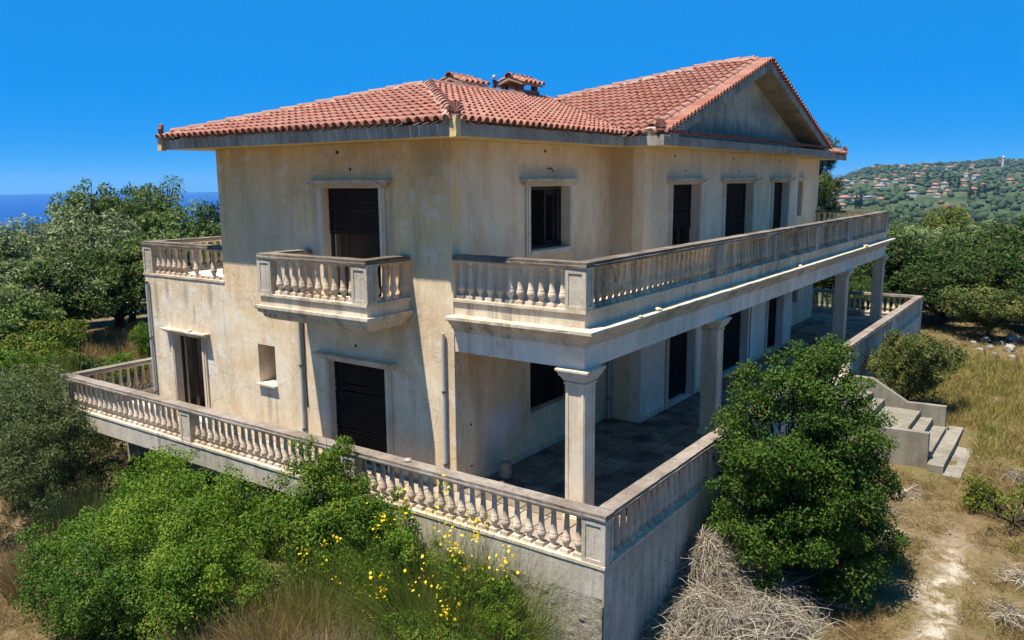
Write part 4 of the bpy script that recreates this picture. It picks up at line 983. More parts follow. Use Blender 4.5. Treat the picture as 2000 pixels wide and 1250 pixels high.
# cream blossom sprays on the low green tree
rg = np.random.default_rng(9)
for k, (x, y, z) in enumerate(((6.5,28.2,2.6),(7.3,28.0,1.9),(8.4,26.0,1.2),(9.2,24.9,1.7),(5.6,28.8,1.8),(8.6,24.4,.9))):
    P = np.array([x-1.0,y-1.6,z])+rg.normal(size=(60,3))*np.array([.28,.28,.16]); V, F = leaves(P, unit(rg.normal(size=(60,3))), .07, .05, rg)
    tag(link('blossom_spray', npmesh('blossom', V, F), M['creamflower']), 'cream blossom sprays on the shrubs left of the annex', 'blossom', kind='stuff')
LS = [(3.8,26.2,2.9,2.1,0,'lf_lime','bright green shrub at the left edge above the olive bush'),(3.9,25.4,2.4,1.5,1,'lf_mastic','bright green shrub beside the dry slope at left'),(1.9,23.4,2.6,1.7,0,'lf_mastic','green shrub at the left edge behind the spiky broom'),
      (2.9,22.2,2.0,1.4,1,'lf_dark','dark shrub between the spiky broom and the dry slope'),(5.0,22.3,1.5,.9,0,'lf_mastic','small green shrub on the dry slope behind the end balustrade'),(7.4,24.6,1.9,.8,1,'lf_mastic','leafy shrub at the annex corner behind the drainpipe'),(3.6,20.4,1.3,.8,1,'lf_dark','dark low shrub behind the end balustrade'),(5.4,19.6,1.6,.9,0,'lf_mastic','green shrub seen through the end balustrade')]
for x, y, h, r, k, mt, lab in LS: place(shrub[k], 'shrub', (x,y,gz(x,y)-.1), (r/1.5,r/1.5,h/2.5), random.uniform(0,6), lab, 'shrub', 'shrubs left of the annex', mt)
# --- trees to the right
RT = [
(38.7,7.3,11.3,2.0,'p','lf_pine','tall pine behind the right end of the house'),
(78.8,8.1,7.6,4.2,'o0','lf_olive','pale olive tree behind the far end of the long balcony'),
(75.1,4.5,7.2,4.2,'o1','lf_olive','pale olive tree in the middle of the right grove'),
(95,2.9,8.8,5.0,'o0','lf_olive','large olive tree near the right edge below the village'),
(83.2,10.7,8.2,3.8,0,'lf_green','green tree just right of the balcony corner'),
(57,3.6,5.0,3.9,'o1','lf_olive','olive tree under the sagging black cable'),
(52.6,.8,4.4,3.6,'o0','lf_olive','green tree in front of the right grove'),
(72.1,-.2,6.6,4.4,2,'lf_green','green tree at the right edge above the cable'),
(55.4,5.7,4.6,3.2,2,'lf_green','green tree right beside the balcony end'),
(114.5,10.9,11.6,5.0,1,'lf_lime','yellow-green pine standing above the olive grove'),
(61,-1.5,7.4,4.2,0,'lf_dark','dark tree at the right edge of the picture'),
(42.1,-1.9,4.6,3.6,1,'lf_dark','large dark evergreen near the rocks at right'),
(38.4,.6,3.9,2.9,2,'lf_dark','dark evergreen right of the end balustrade'),
(40.2,3.4,4.1,2.8,0,'lf_dark','dark evergreen behind the last porch column'),
(35.9,-3.6,3.9,2.8,1,'lf_dark','dark evergreen at the right edge above the rocks'),
(47.5,-3.2,6.0,3.6,2,'lf_dark','tall dark evergreen at the right edge under the olives'),
(43.5,1.4,4.6,3.2,0,'lf_dark','dark evergreen in the middle of the right thicket'),
(47.0,5.2,4.4,3.0,1,'lf_green','green tree between the last two porch columns'),
(36.5,5.5,3.6,2.4,2,'lf_dark','dark bush behind the end balustrade of the terrace'),
(48.5,1.0,5.0,3.2,'o1','lf_olive','small green tree above the dark thicket at right'),
(66,3.0,5.6,3.8,'o0','lf_olive','olive with silvery crown in the second row at right'),
(64,7.5,6.4,3.6,'o1','lf_olive','olive half hidden behind the balcony corner'),
(88,7,7.6,4.4,'o1','lf_olive','olive in the back row of the right grove'),
(104,5.5,8.0,4.6,0,'lf_green','green tree in the back row at right'),
(100,13,8.4,4.4,2,'lf_green','green tree in the back row behind the balcony'),
(125,3,9,5.2,'o0','lf_olive','far olive below the bare yellow field'),
(128,18,9,5.2,1,'lf_green','far green tree below the red-roofed houses'),
(33.6,.2,3.2,2.2,2,'lf_dark','dark evergreen bush just beyond the terrace corner'),
(34.2,-4.6,3.6,2.4,0,'lf_dark','dark evergreen bush low at the right edge behind the rocks'),
(36.0,2.2,4.0,2.6,1,'lf_dark','dark evergreen beyond the end balustrade'),
(38.5,-4.5,4.6,2.8,2,'lf_dark','dark evergreen second row at the right edge'),
(33.0,3.4,2.8,1.8,0,'lf_dark','low dark bush seen between the last porch columns'),
(36.5,10.5,6.0,2.2,1,'lf_lime','yellow-green tree peeping round the house wall at right'),
(33.8,8.8,4.6,1.5,'o0','lf_olive','pale shrub tree behind the far balcony rail'),
]
lp = [(0,0,4.9,.9,.9,.45),(.5,.3,4.3,.8,.8,.4),(-.6,.2,3.9,.85,.85,.4),(.3,-.6,3.4,.8,.8,.4),(-.3,.5,3.0,.7,.7,.35),(.7,-.1,2.7,.6,.6,.3)]
pine = make_plant(lp, 16000, .16, .03, 'lf_pine', 77, .11, sub=20, subr=.38, upb=.8)
for a in RT:
    if a[0] < 60 and a[4] != 'p' and a[0] > 33 and a[1] < 7: a = (a[0], a[1], a[2]*1.28, a[3]*1.12)+a[4:5]+(('lf_green' if a[5] == 'lf_olive' and a[0] < 54 else a[5]),)+a[6:]
    if a[4] == 'p': place(pine, 'pine_tree', (a[0],a[1],gz(a[0],a[1])-.2), (1.05,1.05,a[2]/5.9), 1.0, a[6], 'tree', 'trees right of the house', 'lf_pine')
    else: plant_tree(*a, group='trees right of the house')
place(shrub[0], 'shrub', (31.2,-2.2,gz(31.2,-2.2)-.1), (1.45,1.45,1.15), 1.2, 'feathery green shrub standing behind the pale rocks at right', 'shrub', None, 'lf_mix')
# dusty mastic bush against the terrace rail
rg = np.random.default_rng(21)
p = make_plant(rand_lobes(rg, 8, 1.55, 2.4, .05), 26000, .07, .035, 'lf_mix', 400, .08, sub=18, subr=.34, rnd=1.1)
place(p, 'mastic_bush', (17.2,-1.3,gz(17.2,-1.3)-.1), (1.05,1.05,1.16), .5, 'dusty green bush pressing against the terrace rail beside the stairs', 'bush')
# yellow-green shrub at the right edge
lb_ = [(rg.uniform(-1.0,1.0), rg.uniform(-.7,.7), rg.uniform(.18,.62), q, q, q*.7) for q in rg.uniform(.14,.34,17)]
p = make_plant(lb_, 6500, .055, .026, 'lf_lime', 401, .03, sub=7, subr=.55, rnd=1.1, twigs=5)
place(p, 'low_shrub', (9.2,-4.75,gz(9.2,-4.75)-.05), (1.25,1.0,1.15), .2, 'low scraggly yellow-green shrub in the dry grass at the right edge', 'shrub', None, 'lf_lime')
# --- the leafy tree in front of the stairs
rg = np.random.default_rng(31)
lb_ = [(0,0,1.7,.7,.7,.9),(.1,.1,3.0,.6,.6,.6)]
hull = lambda z: 1.62*np.interp(z, [0,.35,.9,1.8,2.6,3.3,3.9,4.35], [.62,.82,.95,1.0,.95,.74,.50,.22])
for k in range(64):
    z = .25+4.05*(k+.5)/64; a = k*2.399+rg.uniform(-.5,.5); r = float(hull(z))*rg.uniform(.62,1.0); q = rg.uniform(.38,.62)*(.85 if z > 3.2 else 1)
    sh = max(0, z-2.2)/1.9; lb_.append((r*math.cos(a)+.12+.30*sh, r*math.sin(a)-.45*sh, z, q, q, q*rg.uniform(.7,1.0)))
lb_ += [(-1.55,.70,2.25,.30,.30,.30),(-1.4,.5,2.55,.26,.26,.24),(.65,-.5,4.3,.34,.34,.3),(-.1,-.1,3.9,.33,.33,.3),(1.55,-.9,2.0,.36,.36,.3),(-.7,-.9,2.2,.6,.6,.55),(-1.0,-.6,1.5,.6,.6,.6),(-.5,-1.1,2.8,.5,.5,.5),(-.6,-.7,2.9,.5,.5,.5),(-.2,-1.2,1.7,.6,.6,.6),(-.75,.0,2.5,.5,.5,.5),(-.6,-.4,2.2,.55,.55,.5),(-.3,-.6,2.75,.5,.5,.45)]
p = make_plant(lb_, 124000, .054, .033, 'lf_oak', 500, .07, sub=8, subr=.44, fill=.35, rnd=1.05, twigs=2)
place(p, 'leafy_tree', (4.66,-1.30,gz(4.66,-1.30)-.12), (1.0,1.0,1.06), 0, 'dense round green tree growing against the terrace in front of the stairs', 'tree')
# --- mastic bushes in front of the terrace
def near_bush(name, loc, lobes, n, mat, seed, label, L=.048, W=.027, cat='bush', rnd=1.0, subr=.27, sub=34):
    p = make_plant(lobes, int(n*1.25), L, W, mat, seed, .06, sub=sub, subr=subr, fill=.3, rnd=rnd, twigs=2)
    return place(p, name, (loc[0],loc[1],gz(*loc)-.1), 1, 0, label, cat, 'green bushes below the front terrace')
near_bush('mastic_bush', (-1.9,8.6), [(0,0,1.4,1.5,1.7,1.4),(.5,.9,2.3,.9,1.0,.85),(.3,-.9,2.4,.95,1.0,.85),(-.9,.2,1.9,.9,1.0,.8),(-.9,-1.0,1.6,.9,.9,.8),(-.8,1.5,1.3,.9,.9,.8),(.6,1.9,1.7,.8,.8,.75),(.3,.1,2.85,.75,.8,.6),(.5,-1.7,2.2,.8,.9,.85)], 62000, 'lf_mastic', 601, 'wide bright green bush below the front terrace, left of the broom')
near_bush('mastic_bush', (-.85,5.3), [(0,0,1.6,.95,1.1,1.2),(.1,.35,2.6,.75,.8,.7),(.0,-.8,2.2,.75,.8,.8),(.2,.2,3.1,.65,.7,.5),(-.5,.6,1.8,.7,.7,.7),(-.4,-.5,1.6,.8,.8,.8),(.2,-1.4,1.5,.6,.7,.7),(.25,-.3,2.85,.6,.7,.55)], 52000, 'lf_mastic', 602, 'tall green bush reaching up over the terrace balusters')
near_bush('mastic_bush', (-3.1,8.3), [(0,0,1.0,1.2,1.3,1.0),(-.5,.9,1.1,.8,.8,.75),(.2,-1.0,1.3,.9,.9,.8),(-.6,-.4,1.5,.8,.8,.7),(.3,.6,1.8,.7,.7,.6)], 36000, 'lf_oak', 603, 'dark green bush at the bottom edge, left of centre')
near_bush('mastic_bush', (-2.75,6.1), [(0,0,1.1,1.1,1.1,1.0),(.3,.5,1.8,.8,.8,.7),(-.4,-.4,1.6,.8,.8,.7),(.2,-.8,1.3,.7,.7,.7)], 34000, 'lf_mastic', 604, 'green bush at the bottom edge beside the dry yellow grass')
near_bush('mastic_bush', (-2.6,10.6), [(0,0,.9,1.0,1.1,.9),(.3,-.5,1.5,.8,.8,.7),(-.4,.4,1.3,.7,.7,.6)], 22000, 'lf_oak', 605, 'green bush at the left end of the bush row, next to the dry grass')
near_bush('small_bush', (-.75,3.7), [(0,0,1.1,.6,.8,.9),(.0,.5,1.9,.5,.55,.5),(.05,-.5,1.75,.5,.55,.5),(-.4,0,1.2,.55,.6,.6),(.1,.05,2.2,.42,.5,.4)], 24000, 'lf_mastic', 607, 'leafy green bush between the tall bush and the flowering broom')
near_bush('small_bush', (-.75,1.55), [(0,0,.8,.5,.7,.7),(.0,.5,1.5,.42,.5,.45),(-.3,-.4,1.0,.4,.45,.4),(.05,-.1,1.35,.38,.45,.4)], 17000, 'lf_mastic', 608, 'green bush right of the flowering broom under the ledge')
near_bush('small_bush', (-1.75,1.9), [(0,0,.6,.6,.7,.6),(-.2,.5,.95,.45,.45,.4),(.2,-.4,.9,.45,.45,.4)], 15000, 'lf_mastic', 620, 'bright green bush in front of the flowering broom')
near_bush('small_bush', (-1.5,.75), [(0,0,.5,.5,.6,.5),(-.1,.4,.8,.4,.4,.35),(.15,-.35,.7,.4,.4,.35)], 12000, 'lf_mastic', 621, 'bright green bush between broom and basement corner')
near_bush('small_bush', (-1.35,.05), [(0,0,.7,.5,.5,.6),(-.2,.3,1.2,.38,.38,.35),(.25,-.25,.9,.36,.36,.4)], 9000, 'lf_oak', 606, 'small green bush at the foot of the basement corner')
# grey olive-like bush at the left end of the terrace
near_bush('wild_olive_bush', (-1.0,15.6), [(0,0,2.3,1.35,1.5,1.6),(.2,.2,3.6,1.0,1.1,.85),(-.2,1.1,3.0,1.0,1.1,1.0),(-.5,-.8,2.2,1.0,1.0,1.1),(.25,-1.0,2.8,.75,.8,.8),(-.8,.5,1.6,1.0,1.0,1.0),(-.3,-1.3,1.3,.9,.9,.9)], 38000, 'lf_grey', 610, 'grey-green wild olive bush hiding the left end of the terrace', L=.09, W=.022, rnd=1.1)
near_bush('wild_olive_bush', (-1.0,18.4), [(0,0,1.8,1.3,1.4,1.4),(.2,.9,2.6,.9,.9,.8),(-.5,-.6,2.6,1.0,1.0,.9)], 20000, 'lf_grey', 611, 'grey-green bush at the left edge beside the wild olive', L=.09, W=.022, rnd=1.1)
near_bush('dark_fill_bush', (1.9,13.2), [(0,0,1.0,1.0,1.2,.9),(-.6,.9,1.2,.8,.8,.8),(-.5,-1.2,1.0,.8,.9,.8)], 14000, 'lf_dark', 612, 'dark bush added to deepen the shadow under the overhanging terrace')  # added dark foliage fills the void where the slab's shadow falls
near_bush('dark_fill_bush', (.9,17.6), [(0,0,1.0,1.1,1.0,1.0),(.9,.4,1.1,.9,.9,.9),(-.8,.2,1.2,.9,.9,.9)], 16000, 'lf_dark', 615, 'added dark fill bush behind the left end of the terrace')
near_bush('dark_fill_bush', (2.6,18.4), [(0,0,.8,1.0,1.0,.9),(.9,.4,.8,.8,.8,.8)], 12000, 'lf_dark', 616, 'added dark fill bush seen under the end balustrade')
near_bush('dark_fill_bush', (.3,14.6), [(0,0,.9,.9,1.0,.8),(-.4,-.8,1.2,.8,.8,.8),(-.5,.7,1.0,.8,.8,.8)], 12000, 'lf_dark', 614, 'dark bush added as shadow under the left end of the terrace behind the wild olive')  # added, its dark leaves stand for shadow below the terrace end
near_bush('dark_fill_bush', (1.2,10.4), [(0,0,1.0,.9,1.2,.9),(-.4,-1.2,1.0,.8,.9,.8)], 12000, 'lf_dark', 613, 'dark bush added as shadow under the terrace slab behind the bright bush')  # added to darken the shadowed gap beneath the slab

# --- ribbons: grass, broom, straw
def ribbons(B, Dv, L, W, droop, rg, seg=3, tip=.25):
    n = len(B); side = unit(np.cross(Dv, rg.normal(size=(n,3)))); st = []
    for k in range(seg+1):
        s = k/seg; p = B+Dv*(L*s)[:,None]; p = p-np.array([0,0,1])*(droop*L*s*s)[:,None]
        w_ = (W*(1-s*(1-tip))/2)[:,None]; st.append((p-side*w_, p+side*w_))
    V = np.stack([q for ab in st for q in ab], 1).reshape(-1,3); k2 = 2*(seg+1)
    base = (np.arange(n)*k2)[:,None,None]; f = np.array([[2*j,2*j+1,2*j+3,2*j+2] for j in range(seg)])[None]
    return V, (base+f).reshape(-1,4)
def tuft_field(name, region, n, hmin, hmax, mat, seed, label=None, lean=.35, clump=14, wd=.007, keep=None, seg=2):
    rg = np.random.default_rng(seed); k = n//clump
    C = region(rg, k)
    if keep is not None: C = C[keep(C, rg)]
    k = len(C); B = np.repeat(C, clump, 0)+rg.normal(size=(k*clump,2))*.07
    z = height(B[:,0], B[:,1])-.02; B3 = np.column_stack([B, z]); hh = np.repeat(rg.uniform(hmin, hmax, k), clump)*rg.uniform(.5,1.15,k*clump)
    cl = np.repeat(rg.normal(size=(k,2))*lean*.6, clump, 0)
    Dv = unit(np.column_stack([cl+rg.normal(size=(k*clump,2))*lean, np.ones(k*clump)]))
    dist = np.hypot(B[:,0]+10, B[:,1]+5.5); W = wd*np.clip(dist/14, .8, 3)
    V, F = ribbons(B3, Dv, hh, W, rg.uniform(0,.35,k*clump), rg, seg)
    o = link(name, npmesh(name, V, F), M[mat]); return o
def outside_house(C): 
    x, y = C[:,0], C[:,1]; return ~((x > -.05) & (x < 27.9) & (y > -.1) & (y < 16.4)) & ~((x > 11.6) & (x < 16) & (y > -3.5) & (y < .1))
def path_gap(C, rg):
    pth_ = np.exp(-((C[:,1]+3.85)/.55)**2)*((C[:,0] > 2.6) & (C[:,0] < 9.5)); return outside_house(C) & (rg.random(len(C)) > pth_*.95)
def reg_right(rg, k):
    d = 8+34*rg.random(k)**1.5; a = rg.uniform(R(-16), R(33), k); return np.column_stack([-10.09+d*np.cos(a)+3, -5.49+d*np.sin(a)])
o = tuft_field('dry_grass', reg_right, 170000, .08, .36, 'grass_dry', 701, keep=path_gap, lean=.7, wd=.008); tag(o, 'dry golden-brown grass covering the slope beside the stairs', 'grass', kind='stuff')
def reg_near(rg, k): return np.column_stack([rg.uniform(1.5, 15, k), rg.uniform(-8.5, -.4, k)])
o = tuft_field('short_grass', reg_near, 120000, .05, .20, 'grass_dry', 711, keep=path_gap, lean=1.3, wd=.009, clump=10); tag(o, 'short trampled brown grass in front of the stairs', 'grass', kind='stuff')
def reg_tall(rg, k): return np.column_stack([rg.uniform(13.5, 33, k), rg.uniform(-9.5, -1.0, k)])
o = tuft_field('tall_grass', reg_tall, 70000, .2, .58, 'grass_green', 702, keep=lambda C, rg: outside_house(C) & (np.hypot(C[:,0]-17.2, C[:,1]+1.4) > 1.2) & ~((C[:,0] > 26.0) & (C[:,1] > -4.4)), lean=.35, wd=.010); tag(o, 'tall yellow-green grass right of the stairs', 'grass', kind='stuff')
def reg_weed(rg, k): return np.column_stack([rg.uniform(2.5, 28, k), rg.uniform(-9, -.3, k)])
o = tuft_field('weeds', reg_weed, 9000, .15, .5, 'grass_green', 712, keep=lambda C, rg: path_gap(C, rg) & (np.sin(C[:,0]*1.7)*np.sin(C[:,1]*2.3+1) > .35), lean=.6, wd=.012); tag(o, 'scattered green weeds in the dry grass', 'grass', kind='stuff')
def reg_left(rg, k): return np.column_stack([rg.uniform(-6, -.6, k), rg.uniform(9.5, 19, k)])
o = tuft_field('straw_grass', reg_left, 26000, .12, .5, 'grass_dry', 703, lean=.55, keep=lambda C, rg: C[:,0] < -.2, wd=.009); tag(o, 'dry straw grass at the lower left corner', 'grass', kind='stuff')
def reg_slope(rg, k): return np.column_stack([rg.uniform(3, 12, k), rg.uniform(17.0, 31, k)])
o = tuft_field('slope_grass', reg_slope, 30000, .3, .8, 'grass_dry', 704, lean=.35, wd=.010); tag(o, 'dry yellow grass on the slope behind the annex', 'grass', kind='stuff')
def reg_front(rg, k): return np.column_stack([rg.uniform(-4.6, -.25, k), rg.uniform(-.8, 5.4, k)])
o = tuft_field('front_grass', reg_front, 46000, .4, 1.2, 'grass_green', 705, lean=.6, wd=.012, seg=3); tag(o, 'long green and yellow grass round the flowering broom', 'grass', kind='stuff')
# dry grass clumps in front
def clump(name, x, y, r, h, n, mat, seed, label, cat, droop=.5, lean=.8, wd=.011, zoff=0.0, parent=None):
    rg = np.random.default_rng(seed); a = rg.uniform(0, 6.28, n); rr = r*.45*np.sqrt(rg.random(n)); B = np.column_stack([x+rr*np.cos(a), y+rr*np.sin(a)])
    B3 = np.column_stack([B, height(B[:,0], B[:,1])-.03+zoff]); a2 = a+rg.normal(size=n)*.6; ln = rg.random(n)*lean
    Dv = unit(np.column_stack([np.cos(a2)*ln, np.sin(a2)*ln, np.ones(n)])); V, F = ribbons(B3, Dv, h*rg.uniform(.45,1.1,n), np.full(n, wd), droop*rg.random(n), rg, 4)
    V = V-np.array([x,y,0]); o = link(name, npmesh(name, V, F), M[mat], loc=(x,y,0)); tag(o, label, cat, 'grass clumps below the front terrace'); return o
clump('grass_clump', -2.7, 3.9, 1.5, 1.5, 5200, 'grass_dry', 801, 'big clump of dry yellow grass left of the flowering broom', 'grass', .7, 1.0)
clump('grass_clump', -3.0, 2.6, 1.4, 1.2, 4600, 'straw', 802, 'pale dead grass clump at the bottom edge under the broom', 'grass', .8, 1.1)
clump('grass_clump', -2.2, 1.2, 1.4, 1.2, 4200, 'straw', 803, 'greyish dead twigs at the bottom edge left of the basement corner', 'grass', .7, 1.2)
clump('grass_clump', -2.1, 4.7, 1.3, 1.9, 4200, 'grass_green', 804, 'green grass clump between the tall bush and the broom', 'grass', .7, .9)
clump('grass_clump', -2.6, 12.6, 1.3, 1.5, 2600, 'grass_dry', 805, 'tall straw clump at the left edge in front of the wild olive', 'grass', .5, .5)
clump('grass_clump', -3.4, 4.6, 1.5, 1.3, 4600, 'grass_dry', 808, 'dry yellow grass clump at the bottom edge beside the green bush', 'grass', .7, 1.0)
clump('grass_clump', -1.5, 1.5, 1.2, 1.5, 4200, 'grass_green', 809, 'green weeds against the basement wall near the corner', 'grass', .6, .9)
clump('spiky_broom', 1.6, 20.6, 1.5, 2.9, 900, 'lf_lime', 806, 'upright spiky yellow-green broom at the left edge above the wild olive', 'shrub', .05, .22, .022)
clump('spiky_broom', -1.3, 13.4, 1.1, 2.0, 1500, 'lf_grey', 807, 'thin-stemmed green broom in the dark gap under the wild olive', 'shrub', .1, .35, .010)
# Spanish broom with yellow flowers
br = empty('flowering_broom', (-1.05, 2.3, gz(-1.05,2.3))); tag(br, 'broom bush with yellow flowers in front of the terrace balusters', 'bush')
rg = np.random.default_rng(55); BB, DD, LL, DR = [], [], [], []
for (tx, ty, tr, n, h0, h1) in ((0,0,.45,2600,1.2,2.7),(.25,.65,.4,2200,1.2,2.9),(.35,-.75,.4,1700,.9,2.2),(-.55,.15,.45,1700,.7,1.8),(-.2,1.25,.4,1400,.8,2.1),(-.5,-.8,.4,1300,.6,1.6)):
    a = rg.uniform(0,6.28,n); rr = tr*np.sqrt(rg.random(n)); a2 = a+rg.normal(size=n)*.7; ln = rg.random(n)**.8*.95
    BB.append(np.column_stack([tx+rr*np.cos(a), ty+rr*np.sin(a), np.zeros(n)])); DD.append(unit(np.column_stack([np.cos(a2)*ln, np.sin(a2)*ln, np.ones(n)]))); LL.append(rg.uniform(h0,h1,n)); DR.append(.38*rg.random(n))
B, Dv, Ls, dr = np.concatenate(BB), np.concatenate(DD), np.concatenate(LL), np.concatenate(DR); n = len(B)
V, F = ribbons(B, Dv, Ls, rg.uniform(.006,.012,n), dr, rg, 4); link('stems', npmesh('stems', V, F), M['stem_broom'], br)
tips = B+Dv*Ls[:,None]-np.array([0,0,1])*(dr*Ls)[:,None]
cl_ = np.array([(.0,.1,2.45),(.35,-.35,2.2),(.15,-.1,1.95),(-.2,.5,2.6),(-.5,-.5,1.3),(.45,.3,2.75),(-.6,-.1,1.7),(.1,-1.1,2.0),(-.35,1.0,2.2),(-.8,.6,1.5),(.2,-.6,2.35),(-.1,-.3,2.1)])
fl = 0
for q in range(26):
    c0 = cl_[q] if q < len(cl_) else tips[rg.integers(n)]
    k = int(rg.integers(16,46)) if q < len(cl_) else int(rg.integers(6,14)); d_ = rg.normal(size=(k,3))*np.array([.10,.10,.16])*(1 if q < len(cl_) else .5)
    V, F = leaves(c0+d_, unit(rg.normal(size=(k,3))), .050, .044, rg); o = tag(link('flower_spray', npmesh('flower_spray', V, F), M['flower'], br), kind='stuff')
b2 = empty('flowering_broom', (-1.6, 4.25, gz(-1.6,4.25))); tag(b2, 'smaller broom with a few yellow flowers beside the tall green bush', 'bush')
n = 2200; a = rg.uniform(0,6.28,n); rr = .3*np.sqrt(rg.random(n)); B = np.column_stack([rr*np.cos(a), rr*np.sin(a), np.zeros(n)]); a2 = a+rg.normal(size=n)*.5; ln = rg.random(n)*.6
Dv = unit(np.column_stack([np.cos(a2)*ln, np.sin(a2)*ln, np.ones(n)])); Ls = rg.uniform(.9,2.2,n); V, F = ribbons(B, Dv, Ls, np.full(n,.011), .3*rg.random(n), rg, 4); link('stems', npmesh('stems', V, F), M['stem_broom'], b2)
for q in range(16):
    c0 = np.array([rg.normal()*.4-.2, rg.normal()*.45, rg.uniform(1.1,2.0)]); k = int(rg.integers(5,12)); V, F = leaves(c0+rg.normal(size=(k,3))*.05, unit(rg.normal(size=(k,3))), .04, .034, rg); tag(link('flower_spray', npmesh('flower_spray', V, F), M['flower'], b2), kind='stuff')
# heap of dry brush against the basement wall
hp = empty('dry_brush_heap', (2.75,-.95,gz(2.75,-.95))); tag(hp, 'heap of dry straw-coloured brush piled against the terrace corner wall', 'brush heap')
rg = np.random.default_rng(66)
def dome(rx, ry):
    pk = np.exp(-(((rx-.45)/.42)**2+((ry-.62)/.38)**2))*.80
    return np.maximum(0, 1.0-(rx**2/4.2+ry**2/2.3))**.8*.72+pk+.10*np.sin(rx*5.1+ry*3)*np.cos(ry*4.3-rx*2)
def strands(n, l0, l1, w0, w1, zup, spread, dr0, dr1, nm):
    a = rg.uniform(0,6.28,n); rr = np.sqrt(rg.random(n)); bx, by = rr*np.cos(a)*2.05, np.minimum(rr*np.sin(a)*1.5, .85)
    k = rg.random(n) < .18; bx = np.where(k, .45+rg.normal(size=n)*.35, bx); by = np.where(k, np.minimum(.55+rg.normal(size=n)*.3, .85), by)
    bz = dome(bx, by)-.10+rg.random(n)*.14; a3 = np.arctan2(by-.6, bx-.4)+rg.normal(size=n)*spread+1.5*np.sin(bx*3.3+by*4.1)
    Dv = unit(np.column_stack([np.cos(a3), np.sin(a3), rg.normal(size=n)*.6+zup])); V, F = ribbons(np.column_stack([bx,by,bz]), Dv, rg.uniform(l0,l1,n), rg.uniform(w0,w1,n), rg.uniform(dr0,dr1,n), rg, 6, .35)
    c_ = V.reshape(-1,14,3); wob = rg.normal(size=(len(c_),3))*.06; s_ = np.repeat(np.linspace(0,1,7),2); c_ += np.sin(s_*6.0+rg.random((len(c_),1))*6)[:,:,None]*wob[:,None,:]*s_[None,:,None]
    link(nm, npmesh(nm, c_.reshape(-1,3), F), M['straw'], hp)
strands(9000, .15, .65, .006, .012, .25, 1.1, .2, 1.3, 'straw'); strands(900, .5, 1.15, .010, .018, .55, 1.0, .2, .9, 'twigs')
gx_, gy_ = np.meshgrid(np.linspace(-2.05,2.05,36), np.linspace(-1.5,.86,26)); gz_ = dome(gx_,gy_)-.14
I_ = np.arange(gx_.size).reshape(gx_.shape); link('gap_shade_sheet', npmesh('gap_shade_sheet', np.stack([gx_,gy_,gz_],-1).reshape(-1,3), np.stack([I_[:-1,:-1],I_[:-1,1:],I_[1:,1:],I_[1:,:-1]],-1).reshape(-1,4)), M['gap_shade'], hp)  # dark sheet under the strands, shade of the gaps put into its colour

# --- cypresses and woods on the far hill
rg = np.random.default_rng(91)
cyp = make_plant([(0,0,2.5,.7,.7,2.4),(0,0,5,.85,.85,2.6),(0,0,8,.65,.65,2.4),(0,0,10,.35,.35,1.6)], 1500, .5, .3, 'lf_dark', 92, .2, sub=12, subr=.5)
CYP.sort(key=lambda c_: -math.atan2(c_[1]+5.5, c_[0]+10))
for k, (x, y) in enumerate(CYP):
    s = random.uniform(1.2,1.7); place(cyp, 'cypress', (x,y,gz(x,y)-.5), (s*1.3,s*1.3,s), k, ORD[k]+' dark cypress from the left among the houses on the far hill', 'cypress', 'cypresses on the far hill')
ico = bmesh.new(); bmesh.ops.create_icosphere(ico, subdivisions=1, radius=1); IV = np.array([v.co[:] for v in ico.verts]); IF = np.array([[v.index for v in f.verts] for f in ico.faces]); ico.free()
def wood(name, n, dmin, dmax, a0, a1, smin, smax, mat, seed, label, power=1.0, avoid=True):
    rg = np.random.default_rng(seed); d = dmin+(dmax-dmin)*rg.random(n)**power; a = np.radians(rg.uniform(a0,a1,n)); x = -10.09+d*np.cos(a); y = -5.49+d*np.sin(a)
    cl = np.sin(x*.021+1.3)*np.sin(y*.047)+np.sin(x*.009)*np.cos(y*.018+.7); k = rg.random(n) < np.clip(.6+cl*.55, .12, 1)
    if avoid:
        H_ = np.array([(h[0],h[1]) for h in HL], float); dm = np.min(np.hypot((x[:,None]-H_[:,0])*.5, (y[:,None]-H_[:,1])), 1); k &= dm > 9
    x, y = x[k], y[k]; n = len(x); s = rg.uniform(smin, smax, n); z = height(x, y)
    j = 1+rg.normal(size=(n,len(IV),1))*.22; V = IV[None]*j*s[:,None,None]*np.array([1,1,.85])+np.column_stack([x,y,z+s*.55])[:,None]
    F = (IF[None]+(np.arange(n)*len(IV))[:,None,None]).reshape(-1,3)
    o = link(name, npmesh(name, V.reshape(-1,3), F), M[mat]); tag(o, label, 'wood', kind='stuff')
M['wood_a'] = leaf_mat('far_wood_green', (.022,.040,.015), (.055,.080,.032), (.075,.09,.04), trans=.0, rough=.9, spec=.05)
M['wood_b'] = leaf_mat('far_wood_dark', (.015,.028,.013), (.04,.058,.026), (.06,.075,.035), trans=.0, rough=.9, spec=.05)
wood('hillside_wood', 9500, 620, 2450, -12, 22, 2.0, 4.6, 'wood_a', 95, 'scattered trees and scrub covering the far hill between the houses')
wood('ridge_wood', 2600, 1650, 2300, -12, 15, 2.5, 5.5, 'wood_b', 96, 'dark woods along the crest of the far hill')
